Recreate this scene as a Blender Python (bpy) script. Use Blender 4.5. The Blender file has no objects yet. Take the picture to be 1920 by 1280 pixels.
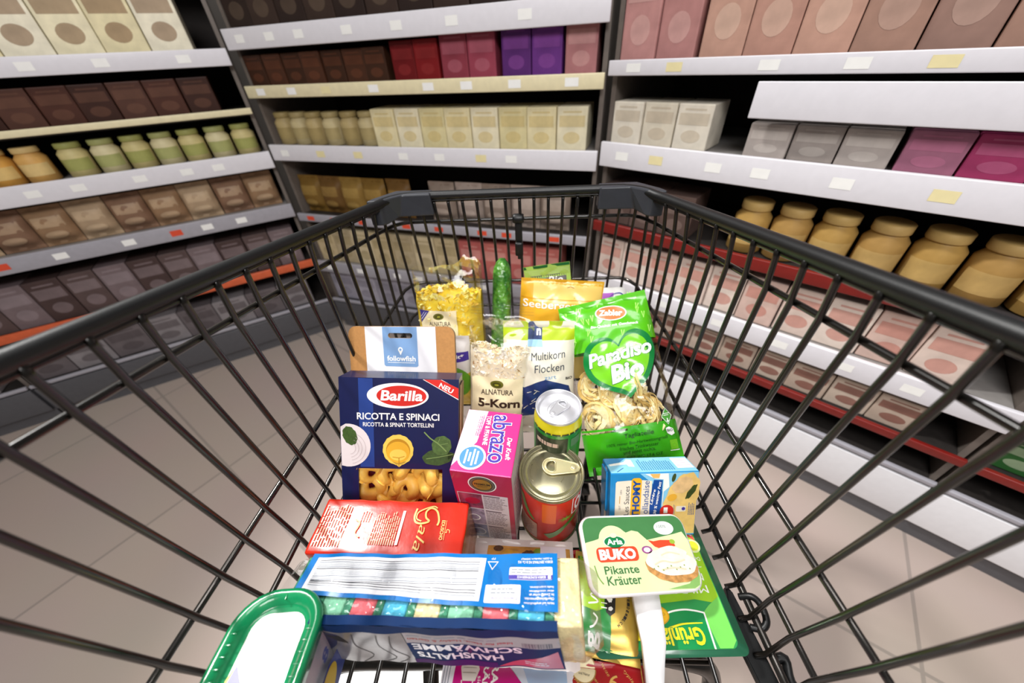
import bpy, bmesh, math, random
from mathutils import Vector, Matrix, Euler
from mathutils.geometry import tessellate_polygon
random.seed(7)
S = bpy.context.scene
COL = S.collection
PI = math.pi
R = math.radians

# ------------------------------------------------------------------ camera, light, exposure
ZO = 1.05                                   # camera height above the shop floor
def cam_matrix(pitch, yaw, roll, loc):
    f = Vector((0, math.cos(pitch), -math.sin(pitch)))
    u = Vector((0, math.sin(pitch), math.cos(pitch)))
    r = Vector((1, 0, 0))
    Z = Matrix.Rotation(yaw, 3, 'Z')
    f, u, r = Z @ f, Z @ u, Z @ r
    r2 = math.cos(roll) * r + math.sin(roll) * u
    u2 = -math.sin(roll) * r + math.cos(roll) * u
    m = Matrix((r2, u2, -f)).transposed().to_4x4()
    m.translation = loc
    return m
cam = bpy.data.cameras.new('camera')
cam.sensor_width = 36.0
cam.lens = 674.3875 / 1920 * 36
cam.clip_start = 0.02
cam_ob = bpy.data.objects.new('camera', cam)
COL.objects.link(cam_ob)
cam_ob.matrix_world = cam_matrix(0.67627, 0.06419, -0.05736, Vector((0.0202, 0, ZO)))
S.camera = cam_ob
cam.dof.use_dof = True
cam.dof.focus_distance = 0.42
cam.dof.aperture_fstop = 3.4
S.view_settings.view_transform = 'Standard'
S.view_settings.look = 'None'
S.view_settings.gamma = 1.0
S.view_settings.exposure = -0.22
S.view_settings.use_curve_mapping = False

W = bpy.data.worlds.new('shop_ambient')
S.world = W
W.use_nodes = True
W.node_tree.nodes['Background'].inputs[0].default_value = (1.0, 0.97, 0.95, 1)
W.node_tree.nodes['Background'].inputs[1].default_value = 0.20

def area_light(name, loc, target, size, power, color=(1, 1, 1), size_y=None):
    l = bpy.data.lights.new(name, 'AREA')
    l.energy = power; l.color = color; l.size = size
    if size_y: l.shape = 'RECTANGLE'; l.size_y = size_y
    o = bpy.data.objects.new(name, l); COL.objects.link(o)
    o.location = loc
    o.rotation_euler = (Vector(target) - Vector(loc)).to_track_quat('-Z', 'Y').to_euler()
    return o
# LED spot of the shop ceiling, ahead and to the left of the trolley
sp = bpy.data.lights.new('ceiling_spot', 'SPOT')
sp.energy = 330; sp.spot_size = R(44); sp.spot_blend = 0.6; sp.shadow_soft_size = 0.09; sp.color = (1, 0.985, 0.96)
spo = bpy.data.objects.new('ceiling_spot', sp); COL.objects.link(spo)
spo.location = (-1.33, 1.02, 2.80)
spo.rotation_euler = (Vector((0.0, 0.25, 0.62)) - Vector(spo.location)).to_track_quat('-Z', 'Y').to_euler()
# ceiling luminaires over the aisle
area_light('ceiling_panel_rear', (0.15, -1.3, 2.5), (0.0, 0.4, 0.7), 1.2, 54, (1, 0.98, 0.97), 0.6)
area_light('ceiling_panel_mid', (-0.1, 0.25, 3.0), (-0.1, 0.3, 0.0), 1.6, 26, (1, 0.98, 0.97), 0.5)
# ------------------------------------------------------------------ materials
_M = {}
def lin(c):
    if isinstance(c, str):
        c = tuple(int(c[i:i + 2], 16) / 255 for i in (0, 2, 4))
    return tuple((x / 12.92 if x <= 0.04045 else ((x + 0.055) / 1.055) ** 2.4) for x in c)
def mat(name, col, rough=0.4, metal=0.0, coat=0.0, noise=0.0, nscale=60, bump=0.0, bscale=200, spec=0.5, sss=0.0):
    """Principled material with a little procedural noise in its colour and surface."""
    if name in _M: return _M[name]
    m = bpy.data.materials.new(name); m.use_nodes = True
    nt = m.node_tree; b = nt.nodes['Principled BSDF']
    c = lin(col)
    b.inputs['Base Color'].default_value = (*c, 1)
    b.inputs['Roughness'].default_value = rough
    b.inputs['Metallic'].default_value = metal
    b.inputs['Specular IOR Level'].default_value = spec
    b.inputs['Coat Weight'].default_value = coat
    b.inputs['Coat Roughness'].default_value = 0.08
    if sss:
        b.inputs['Subsurface Weight'].default_value = sss
        b.inputs['Subsurface Radius'].default_value = (0.01, 0.006, 0.003)
    tc = nt.nodes.new('ShaderNodeTexCoord')
    if noise:
        n = nt.nodes.new('ShaderNodeTexNoise'); n.inputs['Scale'].default_value = nscale; n.inputs['Detail'].default_value = 4
        nt.links.new(tc.outputs['Object'], n.inputs['Vector'])
        r = nt.nodes.new('ShaderNodeValToRGB')
        r.color_ramp.elements[0].position = 0.3; r.color_ramp.elements[1].position = 0.7
        r.color_ramp.elements[0].color = (*[x * (1 - noise) for x in c], 1)
        r.color_ramp.elements[1].color = (*[min(1, x * (1 + noise)) for x in c], 1)
        nt.links.new(n.outputs['Fac'], r.inputs['Fac'])
        nt.links.new(r.outputs['Color'], b.inputs['Base Color'])
    if bump:
        n = nt.nodes.new('ShaderNodeTexNoise'); n.inputs['Scale'].default_value = bscale; n.inputs['Detail'].default_value = 3
        nt.links.new(tc.outputs['Object'], n.inputs['Vector'])
        bp = nt.nodes.new('ShaderNodeBump'); bp.inputs['Strength'].default_value = bump; bp.inputs['Distance'].default_value = 0.002
        nt.links.new(n.outputs['Fac'], bp.inputs['Height'])
        nt.links.new(bp.outputs['Normal'], b.inputs['Normal'])
    _M[name] = m
    return m
def film(name, tint=(1, 1, 1), refl=0.10, rough=0.06, bump=0.25, bscale=45):
    """thin clear plastic film: see-through with glossy crinkles"""
    if name in _M: return _M[name]
    m = bpy.data.materials.new(name); m.use_nodes = True
    nt = m.node_tree; nt.nodes.remove(nt.nodes['Principled BSDF'])
    out = nt.nodes['Material Output']
    t = nt.nodes.new('ShaderNodeBsdfTransparent'); t.inputs[0].default_value = (*tint, 1)
    g = nt.nodes.new('ShaderNodeBsdfGlossy'); g.inputs['Roughness'].default_value = rough
    fr = nt.nodes.new('ShaderNodeFresnel'); fr.inputs['IOR'].default_value = 1.45
    ma = nt.nodes.new('ShaderNodeMath'); ma.operation = 'MULTIPLY_ADD'; ma.inputs[1].default_value = 0.45; ma.inputs[2].default_value = refl - 0.02
    mx = nt.nodes.new('ShaderNodeMixShader')
    tc = nt.nodes.new('ShaderNodeTexCoord')
    n = nt.nodes.new('ShaderNodeTexNoise'); n.inputs['Scale'].default_value = bscale; n.inputs['Detail'].default_value = 2
    bp = nt.nodes.new('ShaderNodeBump'); bp.inputs['Strength'].default_value = bump; bp.inputs['Distance'].default_value = 0.01
    nt.links.new(tc.outputs['Object'], n.inputs['Vector']); nt.links.new(n.outputs['Fac'], bp.inputs['Height'])
    nt.links.new(bp.outputs['Normal'], g.inputs['Normal'])
    nt.links.new(fr.outputs[0], ma.inputs[0]); nt.links.new(ma.outputs[0], mx.inputs[0])
    nt.links.new(t.outputs[0], mx.inputs[1]); nt.links.new(g.outputs[0], mx.inputs[2])
    nt.links.new(mx.outputs[0], out.inputs[0])
    _M[name] = m
    return m

# ------------------------------------------------------------------ objects
def tag(o, label, cat, group=None, kind=None):
    o['label'] = label; o['category'] = cat
    if group: o['group'] = group
    if kind: o['kind'] = kind
    return o
def thing(name, label, cat, loc=(0, 0, 0), rot=(0, 0, 0), group=None):
    o = bpy.data.objects.new(name, None); COL.objects.link(o)
    o.empty_display_size = 0.02
    o.location = loc; o.rotation_euler = [R(a) for a in rot]
    return tag(o, label, cat, group)

class MB:
    """collects geometry for ONE mesh object"""
    def __init__(s): s.v = []; s.f = []; s.m = []; s.sm = []; s.mats = []
    def mi(s, m):
        if m not in s.mats: s.mats.append(m)
        return s.mats.index(m)
    def add(s, vs, fs, m, smooth=False, M=None):
        o = len(s.v); k = s.mi(m)
        for v in vs:
            v = Vector(v); s.v.append(tuple(M @ v if M else v))
        for f in fs:
            s.f.append([o + i for i in f]); s.m.append(k); s.sm.append(smooth)
    def addbm(s, bm, m, smooth=False, M=None):
        bm.verts.ensure_lookup_table(); bm.verts.index_update()
        s.add([v.co.copy() for v in bm.verts], [[v.index for v in f.verts] for f in bm.faces], m, smooth, M)
        bm.free()
    def box(s, c, d, m, bevel=0.0, seg=2, M=None, smooth=None):
        bm = bmesh.new(); bmesh.ops.create_cube(bm, size=1)
        for v in bm.verts: v.co = Vector((v.co.x * d[0] + c[0], v.co.y * d[1] + c[1], v.co.z * d[2] + c[2]))
        if bevel: bmesh.ops.bevel(bm, geom=bm.edges[:], offset=bevel, segments=seg, profile=0.6, affect='EDGES')
        s.addbm(bm, m, bool(bevel) if smooth is None else smooth, M)
    def tube(s, pts, r, m, n=8, closed=False, smooth=True, M=None):
        pts = [Vector(p) for p in pts]; N = len(pts); vs = []; fs = []
        rr = r if isinstance(r, (list, tuple)) else [r] * N
        ref = None
        for i, p in enumerate(pts):
            a = pts[i - 1] if (i or closed) else p; b = pts[(i + 1) % N] if (i < N - 1 or closed) else p
            t = (b - a).normalized()
            if ref is None:
                ref = t.orthogonal().normalized()
            ref = (ref - t * ref.dot(t)).normalized()
            b2 = t.cross(ref)
            for k in range(n):
                an = 2 * PI * k / n
                vs.append(p + (ref * math.cos(an) + b2 * math.sin(an)) * rr[i])
        for i in range(N if closed else N - 1):
            j = (i + 1) % N
            for k in range(n):
                l = (k + 1) % n
                fs.append((i * n + k, i * n + l, j * n + l, j * n + k))
        if not closed:
            fs.append(tuple(range(n - 1, -1, -1))); fs.append(tuple((N - 1) * n + k for k in range(n)))
        s.add(vs, fs, m, smooth, M)
    def lathe(s, prof, m, n=48, smooth=True, M=None, cap0=True, cap1=True):
        vs = []; fs = []
        for r, z in prof:
            for k in range(n):
                a = 2 * PI * k / n; vs.append((r * math.cos(a), r * math.sin(a), z))
        for i in range(len(prof) - 1):
            for k in range(n):
                l = (k + 1) % n
                fs.append((i * n + k, i * n + l, (i + 1) * n + l, (i + 1) * n + k))
        if cap0: fs.append(tuple(range(n - 1, -1, -1)))
        if cap1: fs.append(tuple((len(prof) - 1) * n + k for k in range(n)))
        s.add(vs, fs, m, smooth, M)
    def grid(s, fn, nu, nv, m, smooth=True, M=None, closed_u=False):
        """fn(i/nu, j/nv) -> point;   m may be a function of (u, v)"""
        vs = []; 
        for j in range(nv + 1):
            for i in range(nu + (0 if closed_u else 1)):
                vs.append(fn(i / nu, j / nv))
        w = nu if closed_u else nu + 1
        groups = {}
        for j in range(nv):
            for i in range(nu):
                i2 = (i + 1) % w if closed_u else i + 1
                mm = m((i + 0.5) / nu, (j + 0.5) / nv) if callable(m) else m
                if mm is None: continue
                groups.setdefault(mm, []).append((j * w + i, j * w + i2, (j + 1) * w + i2, (j + 1) * w + i))
        o = len(s.v)
        for v in vs: s.v.append(tuple(M @ Vector(v) if M else v))
        for mm, fl in groups.items():
            k = s.mi(mm)
            for f in fl: s.f.append([o + i for i in f]); s.m.append(k); s.sm.append(smooth)
    def ell(s, c, r, m, nu=16, nv=10, M=None, fn=None):
        def p(u, v):
            a = 2 * PI * u; b = PI * (v - 0.5)
            q = Vector((math.cos(b) * math.cos(a), math.cos(b) * math.sin(a), math.sin(b)))
            k = fn(q) if fn else 1
            return (c[0] + q.x * r[0] * k, c[1] + q.y * r[1] * k, c[2] + q.z * r[2] * k)
        s.grid(p, nu, nv, m, True, M, True)
    def build(s, name, parent=None, loc=None, rot=None):
        me = bpy.data.meshes.new(name)
        me.from_pydata(s.v, [], s.f)
        for m in s.mats: me.materials.append(m)
        me.polygons.foreach_set('material_index', s.m)
        me.polygons.foreach_set('use_smooth', s.sm)
        me.update()
        o = bpy.data.objects.new(name, me); COL.objects.link(o)
        if parent: o.parent = parent
        if loc is not None: o.location = loc
        if rot is not None: o.rotation_euler = [R(a) for a in rot]
        return o

# ------------------------------------------------------------------ printing on surfaces
_T = {}
def text_geo(s, bold=0.0, shear=0.0, spacing=1.0):
    k = (s, bold, shear, spacing)
    if k in _T: return _T[k]
    c = bpy.data.curves.new('print', 'FONT')
    c.body = s; c.size = 1; c.offset = bold; c.shear = shear; c.space_character = spacing; c.resolution_u = 3
    o = bpy.data.objects.new('print', c)
    me = bpy.data.meshes.new_from_object(o)
    vs = [(v.co.x, v.co.y) for v in me.vertices]; fs = [tuple(p.vertices) for p in me.polygons]
    bpy.data.objects.remove(o); bpy.data.meshes.remove(me); bpy.data.curves.remove(c)
    _T[k] = (vs, fs)
    return _T[k]

class Print:
    """prints flat shapes on a surface: fmap(u, v) -> (point, normal)"""
    LV = 0.00016
    def __init__(s, mb, fmap, step=None, lv=None): s.mb = mb; s.f = fmap; s.step = step; s.lv = lv or Print.LV
    def tris(s, vs, fs, m, lvl):
        vs = [tuple(v) for v in vs]; tr = []
        for f in fs:
            for i in range(1, len(f) - 1): tr.append((f[0], f[i], f[i + 1]))
        if s.step:
            st2 = s.step ** 2; cache = {}; out = []; stack = tr
            while stack:
                a, b, c = stack.pop()
                e = [(a, b, c), (b, c, a), (c, a, b)]
                L = [(vs[p][0] - vs[q][0]) ** 2 + (vs[p][1] - vs[q][1]) ** 2 for p, q, _ in e]
                k = L.index(max(L))
                if L[k] <= st2: out.append((a, b, c)); continue
                p, q, r = e[k]; key = (min(p, q), max(p, q))
                if key not in cache:
                    cache[key] = len(vs); vs.append(((vs[p][0] + vs[q][0]) / 2, (vs[p][1] + vs[q][1]) / 2))
                mm = cache[key]; stack.append((p, mm, r)); stack.append((mm, q, r))
            tr = out
        P = []
        for u, v in vs:
            p, n = s.f(u, v); P.append(Vector(p) + Vector(n) * (s.lv * lvl))
        s.mb.add(P, tr, m, bool(s.step))
    def poly(s, pts, m, lvl=1, holes=()):
        loops = [[Vector((x, y, 0)) for x, y in pts]] + [[Vector((x, y, 0)) for x, y in h] for h in holes]
        t = tessellate_polygon(loops)
        flat = [p for l in loops for p in l]
        out = []
        for a, b, c in t:
            A, B, C = flat[a], flat[b], flat[c]
            out.append((a, b, c) if (B - A).cross(C - A).z > 0 else (a, c, b))
        s.tris([(p.x, p.y) for p in flat], out, m, lvl)
    def rect(s, u0, v0, u1, v1, m, lvl=1): s.poly([(u0, v0), (u1, v0), (u1, v1), (u0, v1)], m, lvl)
    def rrect(s, u0, v0, u1, v1, r, m, lvl=1):
        pts = []
        for cx, cy, a0 in ((u1 - r, v1 - r, 0), (u0 + r, v1 - r, 90), (u0 + r, v0 + r, 180), (u1 - r, v0 + r, 270)):
            for k in range(7): a = R(a0 + 15 * k); pts.append((cx + r * math.cos(a), cy + r * math.sin(a)))
        s.poly(pts, m, lvl)
    def ell(s, cu, cv, ru, rv, m, lvl=1, n=32, rot=0, wob=0, wn=9):
        pts = []
        for k in range(n):
            a = 2 * PI * k / n; w = 1 + wob * math.sin(wn * a)
            x, y = ru * w * math.cos(a), rv * w * math.sin(a)
            pts.append((cu + x * math.cos(rot) - y * math.sin(rot), cv + x * math.sin(rot) + y * math.cos(rot)))
        s.poly(pts, m, lvl)
    def ring(s, cu, cv, r0, r1, m, lvl=1, n=32, sq=1):
        o = [(cu + r1 * math.cos(2 * PI * k / n), cv + sq * r1 * math.sin(2 * PI * k / n)) for k in range(n)]
        i = [(cu + r0 * math.cos(2 * PI * k / n), cv + sq * r0 * math.sin(2 * PI * k / n)) for k in range(n)]
        s.poly(o, m, lvl, [i])
    def stroke(s, pts, w, m, lvl=1, closed=False, smooth=0):
        pts = [Vector(p).to_2d() for p in pts]
        if smooth:
            q = []; n = len(pts)
            for i in range(n if closed else n - 1):
                p0, p1, p2, p3 = pts[i - 1] if (i or closed) else pts[0], pts[i], pts[(i + 1) % n], pts[(i + 2) % n] if (closed or i + 2 < n) else pts[-1]
                for k in range(smooth):
                    t = k / smooth
                    q.append(0.5 * ((2 * p1) + (p2 - p0) * t + (2 * p0 - 5 * p1 + 4 * p2 - p3) * t * t + (3 * p1 - p0 - 3 * p2 + p3) * t ** 3))
            if not closed: q.append(pts[-1])
            pts = q
        n = len(pts); vs = []; fs = []
        ww = w if isinstance(w, (list, tuple)) else None
        for i, p in enumerate(pts):
            a = pts[i - 1] if (i or closed) else p; b = pts[(i + 1) % n] if (i < n - 1 or closed) else p
            t = (b - a); t = t.normalized() if t.length > 1e-9 else Vector((1, 0)); nn = Vector((-t.y, t.x))
            h = (ww[0] + (ww[1] - ww[0]) * i / (n - 1) if ww else w) / 2
            vs.append(p + nn * h); vs.append(p - nn * h)
        for i in range(n if closed else n - 1):
            j = (i + 1) % n; fs.append((2 * i + 1, 2 * j + 1, 2 * j, 2 * i))
        s.tris(vs, fs, m, lvl)
    def text(s, st, cu, cv, w, h, m, lvl=2, rot=0, bold=0.0, shear=0.0, spacing=1.0, outline=None, fit=True, arc=0.0):
        """fits st into a w x h box centred on (cu, cv); rot in degrees"""
        vs, fs = text_geo(st, 0.0, shear, spacing)
        xs = [v[0] for v in vs]; ys = [v[1] for v in vs]
        x0, x1, y0, y1 = min(xs), max(xs), min(ys), max(ys)
        sx = w / (x1 - x0); sy = h / (y1 - y0)
        if not fit: sx = sy = min(sx, sy)
        c, sn = math.cos(R(rot)), math.sin(R(rot))
        def put(o, mm, l):
            vv, ff = text_geo(st, o, shear, spacing); P = []
            for x, y in vv:
                a, b = (x - (x0 + x1) / 2) * sx, (y - (y0 + y1) / 2) * sy
                if arc: b += arc * (1 - (2 * a / w) ** 2)
                P.append((cu + a * c - b * sn, cv + a * sn + b * c))
            s.tris(P, ff, mm, l)
        if outline: put(bold + outline[1], outline[0], lvl); lvl += 1
        put(bold, m, lvl)
    def lines(s, u0, v0, u1, v1, n, m, lvl=2, fill=0.45, rot=0, seed=1, ragged=0.25, dash=True):
        """unreadably small print: n rows of dashes inside the box (rot 0 rows along u, 90 rows along v)"""
        rnd = random.Random(seed)
        L = (u1 - u0) if rot == 0 else (v1 - v0); Hh = (v1 - v0) if rot == 0 else (u1 - u0)
        for i in range(n):
            c = (i + 0.5) * Hh / n; h = Hh / n * fill; x = 0; end = L * (1 - ragged * rnd.random())
            while x < end:
                wd = L * rnd.uniform(0.08, 0.22) if dash else end
                e = min(end, x + wd)
                if rot == 0: s.rect(u0 + x, v1 - c - h / 2, u0 + e, v1 - c + h / 2, m, lvl)
                else: s.rect(u0 + c - h / 2, v0 + x, u0 + c + h / 2, v0 + e, m, lvl)
                x = e + L * 0.025
def flat(o, U, V):
    o, U, V = Vector(o), Vector(U), Vector(V); N = U.cross(V)
    return lambda u, v: (o + U * u + V * v, N)
def cyl(r, a0=-PI / 2):
    def f(u, v):
        a = a0 + u / r; n = Vector((math.cos(a), math.sin(a), 0))
        return (n * r + Vector((0, 0, v)), n)
    return f
def on_surface(fn, e=0.0006):
    """fmap from a bare point function, outward = towards -y side"""
    def f(u, v):
        p = Vector(fn(u, v)); a = Vector(fn(u + e, v)) - p; b = Vector(fn(u, v + e)) - p
        n = a.cross(b)
        return (p, n.normalized() if n.length > 1e-14 else Vector((0, -1, 0)))
    return f
def pillow(Wd, H, T, seed=0, crinkle=0.0012, seal=0.012, p=2.6, bottom_fill=0.0, top_seal=None):
    """front surface of a filled bag: x in +-Wd/2, z in 0..H, bulging to -y"""
    rnd = random.Random(seed); ph = [rnd.uniform(0, 6.28) for _ in range(8)]
    ts = top_seal if top_seal is not None else seal
    def g(z):
        t = z / H
        lo = max(bottom_fill, min(1, (z - seal) / (H * 0.22))) if z > seal else bottom_fill
        hi = min(1, max(0, (H - ts - z)) / (H * 0.30))
        a = math.sin(PI / 2 * max(0, lo)); b = math.sin(PI / 2 * max(0, hi)) ** 0.8
        return a * b
    def f(x, z):
        s_ = max(-1, min(1, 2 * x / Wd))
        d = T / 2 * (max(0, 1 - abs(s_) ** p)) ** 0.55 * g(z)
        k = crinkle * (1 - s_ * s_ * 0.5)
        d += k * (math.sin(x * 190 + ph[0] + 2 * math.sin(z * 60 + ph[1])) * 0.5 + math.sin(z * 230 + ph[2] + 3 * math.sin(x * 70 + ph[3])) * 0.6
                  + math.sin((x + z) * 130 + ph[4]) * 0.5)
        return Vector((x, -d, z))
    return f
def curvy(pts, n=8, closed=False):
    pts = [Vector(p) for p in pts]; q = []; N = len(pts)
    for i in range(N if closed else N - 1):
        p0 = pts[i - 1] if (i or closed) else pts[0]; p1 = pts[i]; p2 = pts[(i + 1) % N]
        p3 = pts[(i + 2) % N] if (closed or i + 2 < N) else pts[-1]
        for k in range(n):
            t = k / n
            q.append(0.5 * ((2 * p1) + (p2 - p0) * t + (2 * p0 - 5 * p1 + 4 * p2 - p3) * t * t + (3 * p1 - p0 - 3 * p2 + p3) * t ** 3))
    if not closed: q.append(pts[-1])
    return q
# ------------------------------------------------------------------ the setting
def floor_material():
    m = bpy.data.materials.new('floor_tiles'); m.use_nodes = True
    nt = m.node_tree; b = nt.nodes['Principled BSDF']; b.inputs['Roughness'].default_value = 0.42
    tc = nt.nodes.new('ShaderNodeTexCoord'); mp = nt.nodes.new('ShaderNodeMapping'); mp.inputs['Rotation'].default_value = (0, 0, R(33))
    br = nt.nodes.new('ShaderNodeTexBrick'); br.offset = 0; br.inputs['Scale'].default_value = 1.0
    br.inputs['Brick Width'].default_value = 0.6; br.inputs['Row Height'].default_value = 0.6; br.inputs['Mortar Size'].default_value = 0.004
    br.inputs['Color1'].default_value = (*lin('bcaca2'), 1); br.inputs['Color2'].default_value = (*lin('b8a89e'), 1); br.inputs['Mortar'].default_value = (*lin('a0948c'), 1)
    n = nt.nodes.new('ShaderNodeTexNoise'); n.inputs['Scale'].default_value = 3; n.inputs['Detail'].default_value = 6
    mx = nt.nodes.new('ShaderNodeMix'); mx.data_type = 'RGBA'; mx.blend_type = 'MULTIPLY'; mx.inputs[0].default_value = 0.12
    nt.links.new(tc.outputs['Object'], mp.inputs[0]); nt.links.new(mp.outputs[0], br.inputs[0]); nt.links.new(tc.outputs['Object'], n.inputs[0])
    nt.links.new(br.outputs[0], mx.inputs[6]); nt.links.new(n.outputs[1], mx.inputs[7]); nt.links.new(mx.outputs[2], b.inputs['Base Color'])
    return m
mb = MB(); mb.box((0, 0, -0.05), (9, 9, 0.1), floor_material())
mb.build('floor')['kind'] = 'structure'

mb = MB(); mb.box((0, 2.4, 1.6), (9, 0.1, 3.2), mat('wall_paint', 'cfc8c0', .7, noise=.04, nscale=8)); mb.build('wall_back')['kind'] = 'structure'

sh_dark = mat('shelf_dark', '2a2624', 0.55, noise=0.15)
sh_post = mat('shelf_post', '6e655e', 0.5, noise=0.08)
sh_grey = mat('shelf_grey', '8b8784', 0.5, noise=0.06)
sh_back = mat('shelf_back', '241c18', 0.7, noise=0.2)  # dark colour helps paint in the shade between the shelves
rail_w = mat('rail_white', 'e6e4ea', 0.35, noise=0.02)
rail_c = mat('rail_cream', 'eadfb8', 0.4, noise=0.05)
rail_g = mat('rail_grey', 'a8a6ae', 0.4, noise=0.05)
rail_r = mat('rail_red', '7a1a14', 0.4, noise=0.08)
rail_o = mat('rail_orange', 'd8643c', 0.4, noise=0.08)
kick_w = mat('kick_white', 'eeeef2', 0.3, noise=0.02)
kick_g = mat('kick_grey', '56565a', 0.4, noise=0.06)
tick_y = mat('ticket_yellow', 'f0e4b0', 0.5, noise=0.03)
tick_w = mat('ticket_white', 'fbfbf8', 0.5, noise=0.02)
tick_o = mat('ticket_red', 'e05030', 0.5, noise=0.02)

BAYS = {}
DEPTH = 0.42
def bay(key, label, P0, P1, levels, top, kick=0.16, kickm=None, boards=()):
    """a shop shelving unit; levels = [(height of shelf top, rail height, rail material, tickets)]"""
    P0 = Vector(P0); P1 = Vector(P1); d = P1 - P0; L = d.length
    t = thing('shelf_unit', label, 'shelf', (P0.x, P0.y, 0), (0, 0, math.degrees(math.atan2(d.y, d.x))), 'shelving units round the trolley')
    BAYS[key] = (t, L)
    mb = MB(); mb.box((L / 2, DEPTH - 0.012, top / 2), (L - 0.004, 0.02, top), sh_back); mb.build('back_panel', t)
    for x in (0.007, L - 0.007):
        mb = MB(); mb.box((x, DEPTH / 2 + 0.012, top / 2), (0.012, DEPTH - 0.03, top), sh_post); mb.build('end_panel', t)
    mb = MB(); mb.box((L / 2, 0.20, kick / 2 - 0.002), (L - 0.004, DEPTH - 0.05, kick - 0.004), kick_g)
    if kickm: mb.box((L / 2, 0.008, kick * 0.62), (L - 0.006, 0.014, kick * 0.66), kickm, 0.003)
    mb.build('base_plinth', t)
    rnd = random.Random(len(BAYS) * 13)
    for i, (z, rh, rm, tk) in enumerate(levels):
        mb = MB(); mb.box((L / 2, DEPTH / 2, z - 0.009), (L - 0.03, DEPTH - 0.03, 0.016), sh_grey if rh > 0.03 else sh_dark)
        so = mb.build('shelf', t)
        mb = MB(); mb.box((L / 2, 0.004, z - rh / 2 + 0.006), (L - 0.004, 0.012, rh), rm, 0.002)
        P = Print(mb, flat((0, -0.002, z - rh / 2 + 0.006), (1, 0, 0), (0, 0, 1)))
        if tk:
            x = 0.05
            while x < L - 0.1:
                w = 0.035; m = rnd.choice(tk); h = min(rh * 0.55, 0.020)
                P.rect(x, -h / 2, x + w, h / 2, m, 3)
                x += rnd.uniform(0.09, 0.2)
        mb.build('price_rail', so)
    for (x0, x1, z0, z1, m) in boards:
        mb = MB(); mb.box(((x0 + x1) / 2, -0.006, (z0 + z1) / 2), (x1 - x0, 0.006, z1 - z0), m, 0.002); mb.build('price_board', t)
    return t
A = [(1.40, .05, rail_w, 0), (1.095, .044, rail_w, [tick_w]), (.935, .018, rail_c, 0), (.80, .056, rail_w, [tick_w]), (.61, .05, rail_g, [tick_o, tick_w]), (.37, .03, rail_o, 0), (.165, .012, rail_g, 0)]
bay('A1', 'dark shelving unit at the far left, beyond the near end of the left trolley rail', (-2.73, .294), (-1.832, .872), A, 1.9, kickm=kick_g)
bay('A2', 'dark shelving unit left of the trolley, running up to the left corner of the alcove', (-1.828, .874), (-.93, 1.45), A, 1.9, kickm=kick_g)
Bl = [(1.40, .05, rail_w, 0), (1.14, .052, rail_w, [tick_w]), (.995, .034, rail_c, [tick_w, tick_w, tick_w, tick_y]), (.82, .052, rail_w, [tick_w, tick_w, tick_w, tick_y]), (.57, .03, rail_g, [tick_o]), (.36, .05, rail_g, [tick_w]), (.165, .012, rail_g, 0)]
bay('B', 'shelving unit straight ahead of the trolley front, with red and purple cartons', (-.926, 1.452), (.218, 1.112), Bl, 1.9, kickm=kick_g)
Cl = [(1.32, .05, rail_w, 0), (1.018, .030, rail_w, [tick_w, tick_w, tick_w, tick_y]), (.845, .06, rail_w, [tick_w, tick_w, tick_w, tick_y]), (.63, .03, rail_r, 0), (.455, .055, rail_w, [tick_w]), (.30, .02, rail_r, 0), (.205, .012, rail_g, 0)]
bay('C1', 'shelving unit right of the trolley front, with pink and brown cartons', (.222, 1.108), (.976, .474), Cl, 1.9, kick=.20, kickm=kick_w, boards=[(.34, .96, .922, .984, rail_w)])
bay('C2', 'shelving unit at the far right of the picture, with magenta cartons', (.98, .47), (1.74, -.17), Cl, 1.9, kick=.20, kickm=kick_w, boards=[(.03, .73, .922, .984, rail_w)])
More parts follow.
